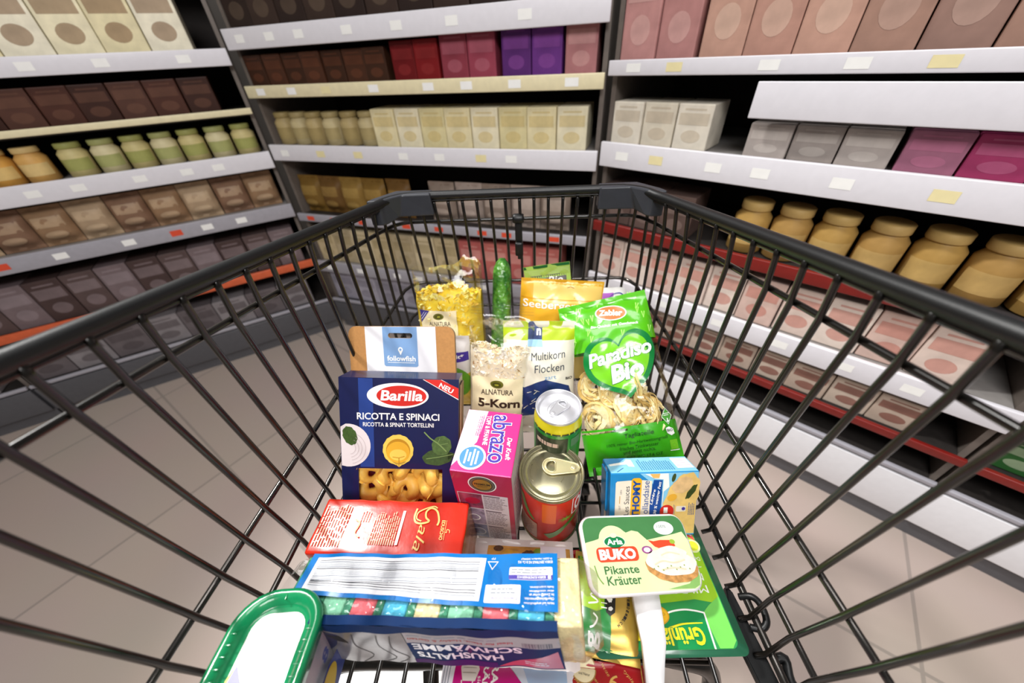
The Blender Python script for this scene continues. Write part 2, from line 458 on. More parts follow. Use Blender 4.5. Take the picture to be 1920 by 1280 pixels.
# ------------------------------------------------------------------ goods on the shelves
_P = {}
def product_mesh(kind, w, h, col, acc):
    k = (kind, round(w, 3), round(h, 3), col, acc)
    if k in _P: return _P[k]
    acc = ''.join('%02x' % int(.5 * int(col[i:i + 2], 16) + .5 * int(acc[i:i + 2], 16)) for i in (0, 2, 4))
    m = mat('pack_' + col, col, 0.5, noise=0.14, nscale=25, spec=.25); a = mat('pack_' + acc, acc, 0.5, noise=0.14, nscale=25, spec=.25)
    mb = MB(); d = min(0.16, max(0.05, w * 1.3))
    if kind == 'carton':
        mb.box((0, d / 2, h / 2), (w, d, h), m, 0.003, 2, smooth=False)
        P = Print(mb, flat((0, 0, 0), (1, 0, 0), (0, 0, 1)))
        P.rect(-w * .42, h * .55, w * .42, h * .80, a, 2); P.ell(0, h * .3, w * .28, h * .14, a, 2, 20)
        P.rect(-w * .3, h * .86, w * .3, h * .90, a, 2)
    elif kind == 'jar':
        r = w / 2; d = w
        mb.lathe([(r * .85, 0), (r * .97, h * .03), (r * .97, h * .70), (r * .75, h * .80), (r * .75, h * .84)], m, 24, M=Matrix.Translation((0, r, 0)))
        mb.lathe([(r * .8, h * .84), (r * .82, h * .86), (r * .82, h * .985), (r * .76, h)], a, 24, M=Matrix.Translation((0, r, 0)))
        P = Print(mb, lambda u, v: (lambda q: (q[0] + Vector((0, r, 0)), q[1]))(cyl(r * .97)(u, v)), 0.012)
        P.rect(-r * 1.1, h * .2, r * 1.1, h * .55, a, 3)
    elif kind == 'bottle':
        r = w / 2; d = w
        mb.lathe([(r * .85, 0), (r * .97, h * .02), (r * .97, h * .58), (r * .45, h * .78), (r * .32, h * .88), (r * .32, h * .92)], m, 24, M=Matrix.Translation((0, r, 0)))
        mb.lathe([(r * .36, h * .91), (r * .38, h * .93), (r * .38, h * .985), (r * .3, h)], a, 24, M=Matrix.Translation((0, r, 0)))
        P = Print(mb, lambda u, v: (lambda q: (q[0] + Vector((0, r, 0)), q[1]))(cyl(r * .97)(u, v)), 0.012)
        P.rect(-r * 1.1, h * .12, r * 1.1, h * .45, a, 3)
    elif kind == 'pouch':
        f = pillow(w, h, min(.05, w * .5), seed=3, crinkle=0.0008)
        mb.grid(lambda u, v: f((u - .5) * w, v * h), 10, 12, m)
        mb.grid(lambda u, v: (lambda q: Vector((q.x, -q.y, q.z)))(f((.5 - u) * w, v * h)), 10, 12, m)
        P = Print(mb, on_surface(f), 0.02)
        P.rect(-w * .36, h * .5, w * .36, h * .75, a, 4); P.ell(0, h * .3, w * .28, h * .1, a, 4, 18)
    me = mb.build('_', None); mesh = me.data; bpy.data.objects.remove(me)
    mesh.name = kind
    _P[k] = mesh
    return mesh
NAMES = {'carton': ('grocery_carton', 'carton'), 'jar': ('grocery_jar', 'jar'), 'bottle': ('grocery_bottle', 'bottle'), 'pouch': ('grocery_pouch', 'pouch')}
def row(key, z, x0, x1, kind, w, h, cols, acc, label, gap=0.0015):
    t, L = BAYS[key]
    Mx = Matrix.Translation(t.location) @ Euler(t.rotation_euler).to_matrix().to_4x4()
    rnd = random.Random(int(z * 1000) + int(x0 * 100) + len(label))
    x1 = min(x1, L - 0.016); x = max(x0, 0.016); i = 0
    if isinstance(cols, str): cols = [cols]
    while x + w <= x1 + 1e-4:
        me = product_mesh(kind, w, h, cols[i % len(cols)], acc)
        o = bpy.data.objects.new(NAMES[kind][0], me); COL.objects.link(o)
        yy = 0.022 + rnd.uniform(0, 0.008) + (0.03 if kind == 'pouch' else 0)
        o.location = Mx @ Vector((x + w / 2, yy, z + 0.0005))
        o.rotation_euler = (0, 0, t.rotation_euler.z + (rnd.uniform(-.03, .03) if kind in ('jar', 'bottle') else 0))
        tag(o, label, NAMES[kind][1], label.split(',')[0])
        x += w + gap + rnd.uniform(0, .002); i += 1
for k, nm in (('A1', 'far left shelving unit'), ('A2', 'left shelving unit beside the corner')):
    row(k, 1.095, 0, 2, 'carton', .105, .165, ['efe6c4', 'e8ddb4', 'f1ead2'], '6e4a30', 'cream carton with brown band, top row of the ' + nm)
    row(k, .935, 0, 2, 'carton', .085, .098, ['4a2a20', '3a2018', '52342a'], '6c4a3a', 'dark brown carton, upper row of the ' + nm)
    row(k, .80, 0, .5, 'jar', .075, .095, ['d9a24e', 'd8a860'], 'e4d8a4', 'orange jar with cream lid, middle row of the ' + nm)
    row(k, .80, .5, 2, 'jar', .075, .095, ['cdbf86', 'd6cba0'], '7a8a3a', 'pale yellow jar with green lid, middle row of the ' + nm)
    row(k, .61, 0, 2, 'pouch', .10, .125, ['9a7a5c', 'b49a7c', '8a6a54'], 'd0b898', 'tan pouch, second row from the bottom of the ' + nm)
    row(k, .37, 0, 2, 'carton', .09, .15, ['5a4a48', '77686a', '4a3a38'], '9a8c90', 'grey brown carton, low row of the ' + nm)
    row(k, .165, 0, 2, 'carton', .12, .12, ['6a6264', '8a8486'], '4a4244', 'grey carton, floor row of the ' + nm)
b = 'shelving unit ahead'
row('B', 1.14, 0, 2, 'carton', .10, .15, ['2e221e', '3a2c26'], '6a5a4a', 'black brown carton, top row of the ' + b)
row('B', .995, 0, .57, 'carton', .075, .085, ['3c2418', '4a2c1e'], '6a3c28', 'dark brown carton, upper row of the ' + b)
row('B', .995, .575, .735, 'carton', .075, .095, ['6a1418', '7c181c'], '8c3030', 'dark red carton, upper row of the ' + b)
row('B', .995, .735, .915, 'carton', .08, .105, ['8c3a48', '9a4254'], 'b06a78', 'rose red carton, upper row of the ' + b)
row('B', .995, .915, 1.085, 'carton', .08, .11, ['5a2a70', '6a3484'], '8a4a98', 'purple carton, upper row of the ' + b)
row('B', .995, 1.085, 2, 'carton', .08, .115, ['b47a7c', 'a86c74'], 'd0a4a0', 'dusty pink carton, upper row of the ' + b)
row('B', .82, 0, .45, 'jar', .07, .10, ['b4a070', 'c4b488'], '8c7a4a', 'tan jar, middle row of the ' + b)
row('B', .82, .455, 2, 'carton', .085, .108, ['e2d6ac', 'e8dfc0', 'dcd0a0'], 'c8b070', 'cream carton, middle row of the ' + b)
row('B', .57, 0, .6, 'pouch', .10, .14, ['7a5c28', '6a4c24', '8a6c34'], 'a88c50', 'olive brown pouch, lower row of the ' + b)
row('B', .57, .605, 2, 'pouch', .10, .14, ['8c7c70', 'a4948a'], 'c4b4a8', 'grey beige pouch, lower row of the ' + b)
row('B', .36, 0, .7, 'carton', .095, .15, ['c4b28c', 'b4a484', 'd0c09c'], '9a8a64', 'beige carton, low row of the ' + b)
row('B', .36, .705, 2, 'carton', .095, .15, ['b8605c', 'c06c64'], 'e0b0a4', 'salmon red carton, low row of the ' + b)
row('B', .165, 0, 2, 'carton', .12, .14, ['9c98a4', 'aca8b4'], '7c7884', 'lilac grey carton, floor row of the ' + b)
c = 'right shelving unit beside the corner'
row('C1', 1.018, 0, .20, 'carton', .085, .19, ['c08c88', 'b88480'], 'dcb4ac', 'pink carton, top row of the ' + c)
row('C1', 1.018, .20, .46, 'carton', .085, .20, ['c49a88', 'bc9080'], 'e0c4b0', 'salmon carton, top row of the ' + c)
row('C1', 1.018, .46, .73, 'carton', .085, .20, ['a88474', '9c7c70'], 'c8aa9c', 'light brown carton, top row of the ' + c)
row('C1', 1.018, .73, 2, 'carton', .085, .20, ['7c5c60', '84304c', '7c2a48'], 'b08088', 'wine red carton, top row of the ' + c)
row('C1', .845, 0, .34, 'carton', .08, .095, ['e0d8c8', 'd8cfbc'], 'b8a890', 'ivory carton, upper row of the ' + c)
row('C1', .845, .345, .60, 'carton', .08, .065, ['b4aaa4', 'a89e98'], 'd0c8c0', 'grey carton, upper row of the ' + c)
row('C1', .845, .60, 2, 'carton', .08, .068, ['a86c84', 'a83c68', '9c3460'], 'c87898', 'magenta carton, upper row of the ' + c)
row('C1', .63, 0, .36, 'carton', .085, .11, ['5c4a44', '6a5650'], '8a7870', 'brown grey carton, middle row of the ' + c)
row('C1', .63, .365, 2, 'jar', .08, .12, ['b08c4c', 'a8844a'], 'd0b478', 'gold brown jar, middle row of the ' + c)
row('C1', .455, 0, 2, 'carton', .085, .125, ['dcc8bc', 'e4d4c8', 'd4b8ac'], 'b86a5c', 'pale pink carton with red band, lower row of the ' + c)
row('C1', .30, 0, 2, 'carton', .085, .085, ['c8b8a8', 'bcaa9a'], '5c2018', 'beige carton with dark red band, low row of the ' + c)
c = 'far right shelving unit'
row('C2', 1.018, 0, .27, 'carton', .085, .20, ['8c7c74', '84766e'], 'b0a49c', 'grey brown carton, top row of the ' + c)
row('C2', 1.018, .27, 2, 'carton', .085, .19, ['84304c', '7c2a48'], 'b87088', 'wine red carton, top row of the ' + c)
row('C2', .845, 0, .18, 'carton', .08, .065, ['8c7880', '7c6870'], 'b0a0a8', 'grey mauve carton, upper row of the ' + c)
row('C2', .845, .185, 2, 'carton', .08, .07, ['a83c68', '9c3460'], 'c87898', 'magenta carton, upper row of the ' + c)
row('C2', .63, 0, 2, 'jar', .08, .12, ['8c7034', '7c642c'], 'b4984c', 'gold jar, middle row of the ' + c)
row('C2', .455, 0, 2, 'pouch', .10, .13, ['9c7a70', '8a685e', 'b49484'], 'd8a45c', 'brown pouch with orange label, lower row of the ' + c)
row('C2', .30, 0, 2, 'carton', .085, .085, ['2c5c2c', 'c0b4a4'], 'e0d8c8', 'green or beige carton, low row of the ' + c)
# ------------------------------------------------------------------ shopping trolley
def zz(p): return Vector((p[0], p[1], p[2] + ZO))
blk = mat('wire_coating', '16130f', 0.28, 0.3, coat=0.5, noise=0.1, nscale=40)
chrome = mat('wire_polished', '4e4b48', 0.17, 0.85, noise=0.06, nscale=60)
plast = mat('black_plastic', '101112', 0.42, noise=0.08, nscale=80, bump=0.05, bscale=900)
plast2 = mat('corner_plastic', '34363c', 0.42, noise=0.06, nscale=80, bump=0.05, bscale=900)
rubber = mat('wheel_rubber', '2a2828', 0.7, noise=0.1)
tray_w = mat('tray_white', 'f4f4f2', 0.35, noise=0.02)
Y0, DW = .53848, .030418
#        a      b      c       d      yoff   front Y
RAIL = {'rim': (.2096, .1092, -.1705, .1391, 0, .575), 'mid1': (.2130, .1121, -.2134, .1297, .0029, .5920), 'mid2': (.2199, .0963, -.3505, -.0225, .0102, .626),
        'low': (.2227, .0930, -.4214, -.0641, .0154, .644), 'floor': (.2263, .0621, -.4865, 0.0, .0103, .655)}
def rp(name, s, y, out=0.0, dz=0.0):
    a, b, c, d, yo, fy = RAIL[name]
    return zz((s * (a + b * (Y0 - y) + out), y, c + d * (Y0 - y) + dz))
YR = -0.10
def loop(name, out=0.0, dz=0.0, rad=0.05, yfront=None):
    a, b, c, d, yo, fy = RAIL[name]; fy = yfront or fy
    pts = []
    for s in (-1, 1):
        side = [rp(name, s, y, out, dz) for y in (YR, 0.1, 0.3, fy - rad)]
        xs = a + b * (Y0 - fy) + out; zf = side[-1].z
        arc = []
        for k in range(1, 7):
            an = PI / 2 * k / 6
            arc.append(Vector((s * (xs - rad * (1 - math.cos(an))), fy - rad + rad * math.sin(an), zf)))
        pts.append(side + arc)
    return pts[0] + pts[1][::-1]
cart = thing('shopping_trolley', 'black wire shopping trolley filled with groceries, seen from its handle', 'shopping cart', (0, .2, 0))
cart_inv = Matrix.Translation((0, -.2, 0))
def cpart(name, mb):
    mb.v = [tuple(cart_inv @ Vector(v)) for v in mb.v]
    return mb.build(name, cart)
# top rim: rounded profile with the thin wire below it
mb = MB(); path = loop('rim', rad=.055)
mb.tube(path, .0066, plast, 14)
under = [p + Vector((0, 0, -.0078)) for p in path]; mb.tube(under, .0026, blk, 8)
cpart('top_rim', mb)
for s in (-1, 1):
    # moulded corner cap: side plate, slanted web, front plate
    mb = MB(); a, b, c, d, yo, fy = RAIL['rim']
    top = .0125; bot = -.036
    fx = a + b * (Y0 - fy)
    xs = lambda y: a + b * (Y0 - y)
    zt = c
    ot = [(xs(.535) + .008, .535), (xs(.550) + .006, .550), (fx - .018, fy + .012), (.129, fy + .011)]
    it = [(xs(.535) - .010, .535), (xs(.545) - .013, .543), (fx - .034, fy - .012), (.129, fy - .012)]
    ib = [(xs(.535) - .010, .535), (xs(.545) - .014, .542), (fx - .024, fy - .014), (.127, fy - .012)]
    ob = ot
    top = .0085; bot = -.0245
    vs = []; n = 4
    for ring, z in ((ot, top), (it, top), (ib, bot), (ob, bot)):
        for i, (x, y) in enumerate(ring): vs.append(zz((s * x, y, zt + z + .1391 * (Y0 - min(y, .54)) - (.004 if z < 0 and i < 2 else 0))))
    fs = []
    for i in range(n - 1):
        for r in range(4):
            q = (r + 1) % 4
            f = (r * n + i, r * n + i + 1, q * n + i + 1, q * n + i)
            fs.append(f if s < 0 else f[::-1])
    fs.append((0, n, 2 * n, 3 * n) if s < 0 else (3 * n, 2 * n, n, 0)); e = n - 1
    fs.append((3 * n + e, 2 * n + e, n + e, e) if s < 0 else (e, n + e, 2 * n + e, 3 * n + e))
    bm = bmesh.new(); bv = [bm.verts.new(v) for v in vs]
    for f in fs: bm.faces.new([bv[i] for i in f])
    bmesh.ops.recalc_face_normals(bm, faces=bm.faces[:])
    bmesh.ops.bevel(bm, geom=bm.edges[:], offset=.0022, segments=2, profile=.5, affect='EDGES')
    mb.addbm(bm, plast2)
    cpart('corner_cap', mb)
for nm in ('mid1', 'mid2', 'low', 'floor'):
    mb = MB(); mb.tube(loop(nm, out=.0052, rad=.04 if nm != 'mid2' else .03), .0031 if nm != 'floor' else .004, chrome if nm != 'mid1' else blk, 10)
    cpart('rail_wire', mb)
# upright side wires, one mesh each
for s in (-1, 1):
    off = .3188 if s < 0 else 0.0
    for n in range(-1, 20):
        y = Y0 - DW * (n + off)
        if y < YR + .01: continue
        pts = [rp('rim', s, y, -.003, -.004), rp('rim', s, y, -.002, -.011)]
        for nm in ('mid1', 'mid2', 'low', 'floor'): pts.append(rp(nm, s, y + RAIL[nm][4], 0))
        e = pts[-1]; pts.append(Vector((e.x - s * .009, e.y, e.z - .0065)))
        mb = MB(); mb.tube(pts, .0027, blk, 8)
        cpart('side_wire', mb)
# front panel wires
fz = {k: RAIL[k] for k in RAIL}
for i in range(18):
    x = -.1965 + .0227 * i
    k = 1.0
    pts = []
    for nm in ('rim', 'mid1', 'mid2', 'low', 'floor'):
        a, b, c, d, yo, fy = RAIL[nm]
        z = c + d * (Y0 - (fy - .05)); xx = x * (1 + {'rim': -.02, 'mid1': 0, 'mid2': .03, 'low': .05, 'floor': .06}[nm])
        ex = max(0, abs(xx) - .165); yy = fy - .006 - ex * ex * 18
        pts.append(zz((xx, yy, z - (.008 if nm == 'rim' else 0))))
    mb = MB(); mb.tube(pts, .0025, blk, 8); cpart('front_wire', mb)
# basket floor: lengthwise and crosswise wires
hx = lambda y: .2263 + .0621 * (Y0 - y)
for i in range(15):
    x = -.196 + .028 * i
    mb = MB(); mb.tube([zz((x, YR, -.4855)), zz((x, .645, -.4855))], .0023, blk, 8); cpart('basket_wire', mb)
for y in (-.07, .0, .05, .085, .135, .19, .215, .25, .282, .335, .372, .43, .49, .55, .61):
    mb = MB(); mb.tube([zz((-.198, y, -.4895)), zz((.198, y, -.4895))], .0024, blk, 8); cpart('basket_cross_wire', mb)
# hook on the front wire
mb = MB()
mb.lathe([(.0, -.009), (.0065, -.009), (.0078, -.006), (.0078, .006), (.0065, .009), (0, .009)], plast, 20, M=Matrix.Translation(zz((.0045, .580, -.2105))) @ Matrix.Rotation(PI / 2, 4, 'Y'), cap0=False, cap1=False)
mb.box(zz((.0045, .582, -.232)), (.012, .006, .036), plast, .0015)
mb.box(zz((.0045, .579, -.262)), (.0135, .011, .024), plast, .003)
mb.box(zz((.0045, .578, -.276)), (.006, .008, .008), plast, .002)
cpart('lock_hook', mb)
# rear frame, handle, chassis, wheels
mb = MB()
e0, e1 = rp('rim', -1, YR), rp('rim', 1, YR)
mb.tube([e0, e0 + Vector((0, -.06, .02)), e1 + Vector((0, -.06, .02)), e1], .014, plast, 14); cpart('push_handle', mb)
mb = MB()
mb.tube(curvy([zz((-.236, .05, -.84)), zz((-.236, .06, -.60)), zz((-.21, .085, -.545)), zz((-.1, .09, -.535)), zz((.1, .098, -.535)), zz((.175, .098, -.54)), zz((.232, .088, -.60)), zz((.245, .04, -.84))], 8), .0105, blk, 12)
for s in (-1, 1): mb.tube([zz((s * .245, .04, -.84)), zz((s * .24, -.12, -.87)), zz((s * .24, -.16, -.93))], .0105, blk, 12)
mb.tube(curvy([zz((-.24, -.1, -.865)), zz((-.2, .35, -.85)), zz((-.14, .52, -.85)), zz((.14, .52, -.85)), zz((.2, .35, -.85)), zz((.24, -.1, -.865))], 8), .010, blk, 12)
mb.tube([zz((-.108, -.1, -.83)), zz((-.104, .09, -.56))], .009, chrome, 10)
for s in (-1, 1): mb.tube([zz((s * .15, .5, -.85)), zz((s * .19, .56, -.50))], .009, blk, 10)
cpart('chassis_frame', mb)
mb = MB(); mb.box(zz((-.17, -.02, -.775)), (.36, .275, .012), tray_w, .005); cpart('bottom_tray', mb)
# bracket and loop on the right floor rail
mb = MB()
pl = [(.2425, .155), (.2480, .150), (.2560, .10), (.2630, .05), (.2720, .01), (.2480, .01), (.2430, .055), (.2360, .095), (.2375, .135)]
bm = bmesh.new(); n = len(pl)
lo = [bm.verts.new(zz((x, y, -.5035))) for x, y in pl]; hi = [bm.verts.new(zz((x, y, -.4945))) for x, y in pl]
bm.faces.new(hi); bm.faces.new(lo[::-1])
for i in range(n): bm.faces.new([lo[i], lo[(i + 1) % n], hi[(i + 1) % n], hi[i]])
bmesh.ops.recalc_face_normals(bm, faces=bm.faces[:]); bmesh.ops.bevel(bm, geom=bm.edges[:], offset=.0012, segments=2, affect='EDGES')
mb.addbm(bm, plast)
mb.tube(curvy([zz((.250, .142, -.488)), zz((.260, .140, -.480)), zz((.266, .132, -.480)), zz((.266, .119, -.482)), zz((.260, .113, -.486)), zz((.250, .115, -.490))], 5), .0035, plast, 8)
cpart('bag_bracket', mb)
mb = MB(); mb.tube(curvy([zz((.262, .088, -.495)), zz((.272, .09, -.49)), zz((.275, .07, -.50)), zz((.31, .05, -.51))], 5), .0045, plast, 8); cpart('side_clip', mb)
for sx, y in ((-1, .5), (1, .5), (-1, -.17), (1, -.17)):
    x = sx * (.14 if y > 0 else .24)
    mb = MB(); Mw = Matrix.Translation((x, y, .062)) @ Matrix.Rotation(R(90), 4, 'Y') @ Matrix.Rotation(0, 4, 'Z')
    mb.lathe([(.02, -.014), (.054, -.015), (.0605, -.009), (.0605, .009), (.054, .015), (.02, .014)], rubber, 36, M=Mw)
    mb.lathe([(.018, -.017), (.030, -.016), (.030, .016), (.018, .017)], plast, 20, M=Mw)
    wh = cpart('caster_wheel', mb)
    mb = MB()
    for k in (-1, 1): mb.box((x + k * .021, y - .005, .11), (.004, .045, .12), chrome, .001)
    mb.box((x, y - .005, .172), (.05, .05, .008), chrome, .001); mb.tube([(x, y, .175), (x, y, .205)], .010, plast, 12)
    mb.v = [tuple(cart_inv @ Vector(v)) for v in mb.v]
    mb.build('wheel_fork', wh)
# ------------------------------------------------------------------ groceries: boxes, cans, tubs
white = mat('print_white', 'fbfaf6', 0.4); black = mat('print_black', '1c1a1a', 0.4); kraft = mat('kraft_card', 'b8834a', 0.7, noise=0.08, nscale=300)
kraft_d = mat('kraft_card_inside', 'a98a66', 0.75, noise=0.08, nscale=200)
def G(name, label, cat, pos, rot=(0, 0, 0), lz=0.0, s=1.0, group=None):
    C0 = Vector((0.0202, 0, 0)); p = C0 + (Vector(pos) - C0) * s
    p = p + Euler([R(a) for a in rot]).to_matrix() @ Vector((0, 0, lz))
    return thing(name, label, cat, zz(p), rot, group)
def front(d): return flat((0, -d / 2, 0), (1, 0, 0), (0, 0, 1))
def topf(h): return flat((0, 0, h), (1, 0, 0), (0, 1, 0))
def rightf(w): return flat((w / 2, 0, 0), (0, 1, 0), (0, 0, 1))
def leftf(w): return flat((-w / 2, 0, 0), (0, -1, 0), (0, 0, 1))

# ---- dark blue pasta box with a window
navy = mat('pasta_navy', '0f1749', 0.38, coat=0.3, noise=0.05); navy_refl = mat('pasta_navy_reflection', '24408a', 0.38, coat=0.3)
red = mat('logo_red', 'd8281e', 0.4, coat=0.2)
W_, D_, H_ = .1456, .0364, .1885
t = G('pasta_box', 'dark blue pasta box with red and white oval logo and a window onto tortellini', 'box', (-.146, .201, -.482), (-30.963, 4.645, 1.861), .0336, 1.04)
mb = MB(); th = .0012
wx0, wx1, wz0, wz1 = -.0520, .0528, .0165, .0718
y = -D_ / 2
for (x0, x1, z0, z1) in ((-W_ / 2, wx0, 0, H_), (wx1, W_ / 2, 0, H_), (wx0, wx1, 0, wz0), (wx0, wx1, wz1, H_)):
    mb.box(((x0 + x1) / 2, y + th / 2, (z0 + z1) / 2), (x1 - x0, th, z1 - z0), navy)
for sx in (-1, 1): mb.box((sx * (W_ / 2 - th / 2), 0.0006, H_ / 2), (th, D_ - th, H_), navy)
mb.box((0, 0.0006, H_ - th / 2), (W_ - 2 * th, D_ - th, th), navy); mb.box((0, 0.0006, th / 2), (W_ - 2 * th, D_ - th, th), navy)
mb.box((0, D_ / 2 - th / 2, H_ / 2), (W_ - 2 * th, th, H_ - 2 * th), navy)
mb.box((W_ / 2 + .0012, .004, H_ / 2 - .004), (.002, D_ - .010, H_ - .010), kraft_d, .0008)
P = Print(mb, front(D_))
P.rect(-.0492, wz1 + .002, -.0317, H_ - .0006, navy_refl, 1)  # lighter navy stripe: a reflection painted on the box front
P.ell(-.0015, .1667, .0375, .0160, white, 2, 48); P.ell(.0030, .1666, .0303, .0129, red, 3, 48)
P.text('Barilla', .0031, .1669, .0500, .0122, white, 4, bold=.03, shear=.12, rot=0)
P.poly([(.0288, .1878), (.0522, .1878), (W_ / 2 - .0004, .1765), (W_ / 2 - .0004, .1628)], white, 2)
P.poly([(.0302, .1878), (.0508, .1878), (W_ / 2 - .0004, .1775), (W_ / 2 - .0004, .1640)], red, 3)
P.text('NEU', .0575, .1774, .0175, .0058, white, 4, rot=-27, bold=.03)
P.text('RICOTTA E SPINACI', -.0013, .1402, .1003, .0083, white, 3, bold=.02); P.text('RICOTTA & SPINAT TORTELLINI', -.0012, .1297, .0866, .0052, white, 3, bold=.015)
# pictures: ricotta, tortellino, spinach leaves
ric = mat('pic_ricotta', 'e6dcdc', 0.5); ric2 = mat('pic_ricotta_line', 'c9bcbc', 0.5); herb = mat('pic_herb', '3f5a22', 0.5, noise=.4, nscale=900)
pts = [(-W_ / 2 + .0006, .0755)] + [(-.0635 + .0275 * math.cos(a), .1020 + .0280 * math.sin(a)) for a in [R(-95 + 10 * k) for k in range(20)]] + [(-W_ / 2 + .0006, .126)]
P.poly(pts, ric, 2)
for k, rr in enumerate((.008, .012, .016, .0205)): P.stroke([(-.0625 + rr * math.cos(R(a)), .0985 + rr * math.sin(R(a))) for a in range(-80, 70, 10)], .0007, ric2, 3)
P.ell(-.0610, .1145, .0085, .0125, herb, 3, 24, .35, .05)
pas = mat('pic_pasta', 'e8b02c', 0.5); pas2 = mat('pic_pasta_light', 'f4cf58', 0.5); pas3 = mat('pic_pasta_dark', 'c08a18', 0.5)
P.ell(-.0021, .0970, .0190, .0200, pas2, 2, 40, 0, .02, 14); P.poly([(-.010, .082), (-.0012, .0742), (.008, .082)], pas2, 2)
P.ell(-.0021, .0960, .0150, .0155, pas3, 3); P.ell(-.0021, .0940, .0145, .0140, pas, 4); P.ell(-.0021, .0905, .0105, .0075, pas2, 5); P.stroke([(-.0010, .0868), (-.0012, .0752)], .0010, pas3, 6); P.stroke([(-.009, .0880), (-.0010, .0868), (.006, .0890)], .0008, pas3, 6)
lf = mat('pic_leaf', '4c6a34', 0.5, noise=.25, nscale=300); lf2 = mat('pic_leaf_dark', '3a5428', 0.5, noise=.25, nscale=300); lf3 = mat('pic_leaf_vein', '7c9a58', 0.5)
P.ell(.0470, .0880, .0190, .0105, lf2, 2, 32, .12, .03, 7); P.poly([(.060, .0960), (.0712, .0925), (.060, .0850)], lf2, 2)
P.ell(.0520, .1035, .0120, .0130, lf, 3, 32, -.4, .03, 8); P.stroke([(.0305, .1210), (.0380, .1130), (.0480, .1060), (.0580, .0960)], .0016, lf3, 4, smooth=4)
P.stroke([(.033, .086), (.048, .0885), (.066, .0925)], .0009, lf3, 4, smooth=4); P.stroke([(.047, .1065), (.050, .113)], .0006, lf3, 4); P.stroke([(.050, .1045), (.060, .107)], .0006, lf3, 4)
mb.build('carton', t)
mb = MB(); mb.box(((wx0 + wx1) / 2, y + .0017, (wz0 + wz1) / 2), (wx1 - wx0 + .004, .0004, wz1 - wz0 + .004), film('window_film', refl=.06, bump=.1)); mb.build('window', t)
# tortellini inside, each its own thing
tm = mat('tortellini', 'f2c658', 0.45, noise=0.12, nscale=120, bump=.2, bscale=260, sss=.1)
def tortello_mesh():
    mb = MB(); n = 22
    pts = []; rr = []
    for k in range(n):
        a = 2 * PI * k / n; r = .0092
        pts.append((r * math.cos(a), .0022 * math.sin(2 * a), r * math.sin(a) * 1.05)); rr.append(.0062 + .0016 * math.cos(a) - .0012 * max(0, math.cos(a + PI)) ** 2)
    mb.tube(pts, rr, tm, 12, closed=True)
    def crest(u, v):
        a = PI * (u * 1.5 - .72); r = .0118 + .0058 * v * math.sin(PI * u) ** .5
        return (r * math.cos(a), .0035 * math.sin(5 * a) * v - .003, r * math.sin(a) * 1.05)
    mb.grid(crest, 26, 3, tm); mb.grid(lambda u, v: (lambda q: (q[0], q[1] + .0014, q[2]))(crest(1 - u, v)), 26, 3, tm)
    o = mb.build('tortello'); me = o.data; bpy.data.objects.remove(o); return me
tme = tortello_mesh(); rnd = random.Random(5)
Mt = Matrix.Translation(t.location) @ Euler(t.rotation_euler).to_matrix().to_4x4()
for i, (x, z) in enumerate(((-.040, .061), (-.017, .059), (.006, .061), (.029, .058), (-.041, .038), (-.020, .036), (.003, .039), (.024, .037), (.041, .045), (-.030, .018), (-.006, .016), (.019, .017), (.041, .020))):
    o = bpy.data.objects.new('tortello', tme); COL.objects.link(o)
    o.matrix_world = Mt @ Matrix.Translation((x, -.0050 + .0022 * (i % 3), z)) @ Euler((rnd.uniform(-.4, .4), rnd.uniform(0, 6.28), rnd.uniform(-.5, .5))).to_matrix().to_4x4() @ Matrix.Scale(1.18, 4)
    tag(o, 'yellow tortellini lying behind the window of the dark blue pasta box', 'pasta', 'tortellini in the pasta box')

# ---- brown card sleeve with a hang hole
t = G('fish_package', 'brown cardboard package with white label and hanging slot, behind the dark blue box', 'package', (-.1610, .2780, -.482), (-31, -5, -9))
W_, H_, D_ = .162, .2270, .004
k_ = 1.108; top_ = .2270
def vv(v): return top_ - (.2640 - v) * k_
def uu(u): return u * k_
bm = bmesh.new()
mb = MB(); 
out = []
for cx, cz, a0 in ((W_ / 2 - .012, H_ - .012, 0), (-W_ / 2 + .012, H_ - .012, 90)):
    for j in range(7): a = R(a0 + 15 * j); out.append((cx + .012 * math.cos(a), cz + .012 * math.sin(a)))
out += [(-W_ / 2, 0), (W_ / 2, 0)]
hc = (uu(.0008), vv(.2525)); hw, hh = .0185, .0036
hole = []
for sx, a0 in ((1, -90), (-1, 90)):
    for j in range(7): a = R(a0 + 30 * j); hole.append((hc[0] + sx * (hw - hh) + hh * math.cos(a), hc[1] + hh * math.sin(a)))
Pf = Print(mb, flat((0, -D_ / 2, 0), (1, 0, 0), (0, 0, 1))); Pb = Print(mb, flat((0, D_ / 2, 0), (-1, 0, 0), (0, 0, 1)))
Pf.poly(out, kraft, 0, [hole]); Pb.poly([(-a, b) for a, b in out][::-1], kraft, 0, [[(-a, b) for a, b in hole][::-1]])
for lp in (out, hole):
    n = len(lp)
    mb.add([(a, -D_ / 2, b) for a, b in lp] + [(a, D_ / 2, b) for a, b in lp], [(i, (i + 1) % n, n + (i + 1) % n, n + i) if lp is hole else (i, n + i, n + (i + 1) % n, (i + 1) % n) for i in range(n)], kraft_d)
lab = mat('label_white', 'f0eef2', 0.5, noise=.02); lblue = mat('logo_blue', '7fa3d0', 0.5, noise=.03); lgreen = mat('text_green', '4e7466', 0.5)
Pf.poly([(uu(-.0487), .06), (uu(.0495), .06), (uu(.0487), H_ - .0003), (uu(-.0487), H_ - .0003)], lab, 1, [hole])
bb = [(uu(-.0233), vv(.2150)), (uu(-.0213), vv(.2132)), (uu(.0220), vv(.2132)), (uu(.0240), vv(.2150)), (uu(.0240), H_ - .0005), (uu(-.0238), H_ - .0005)]
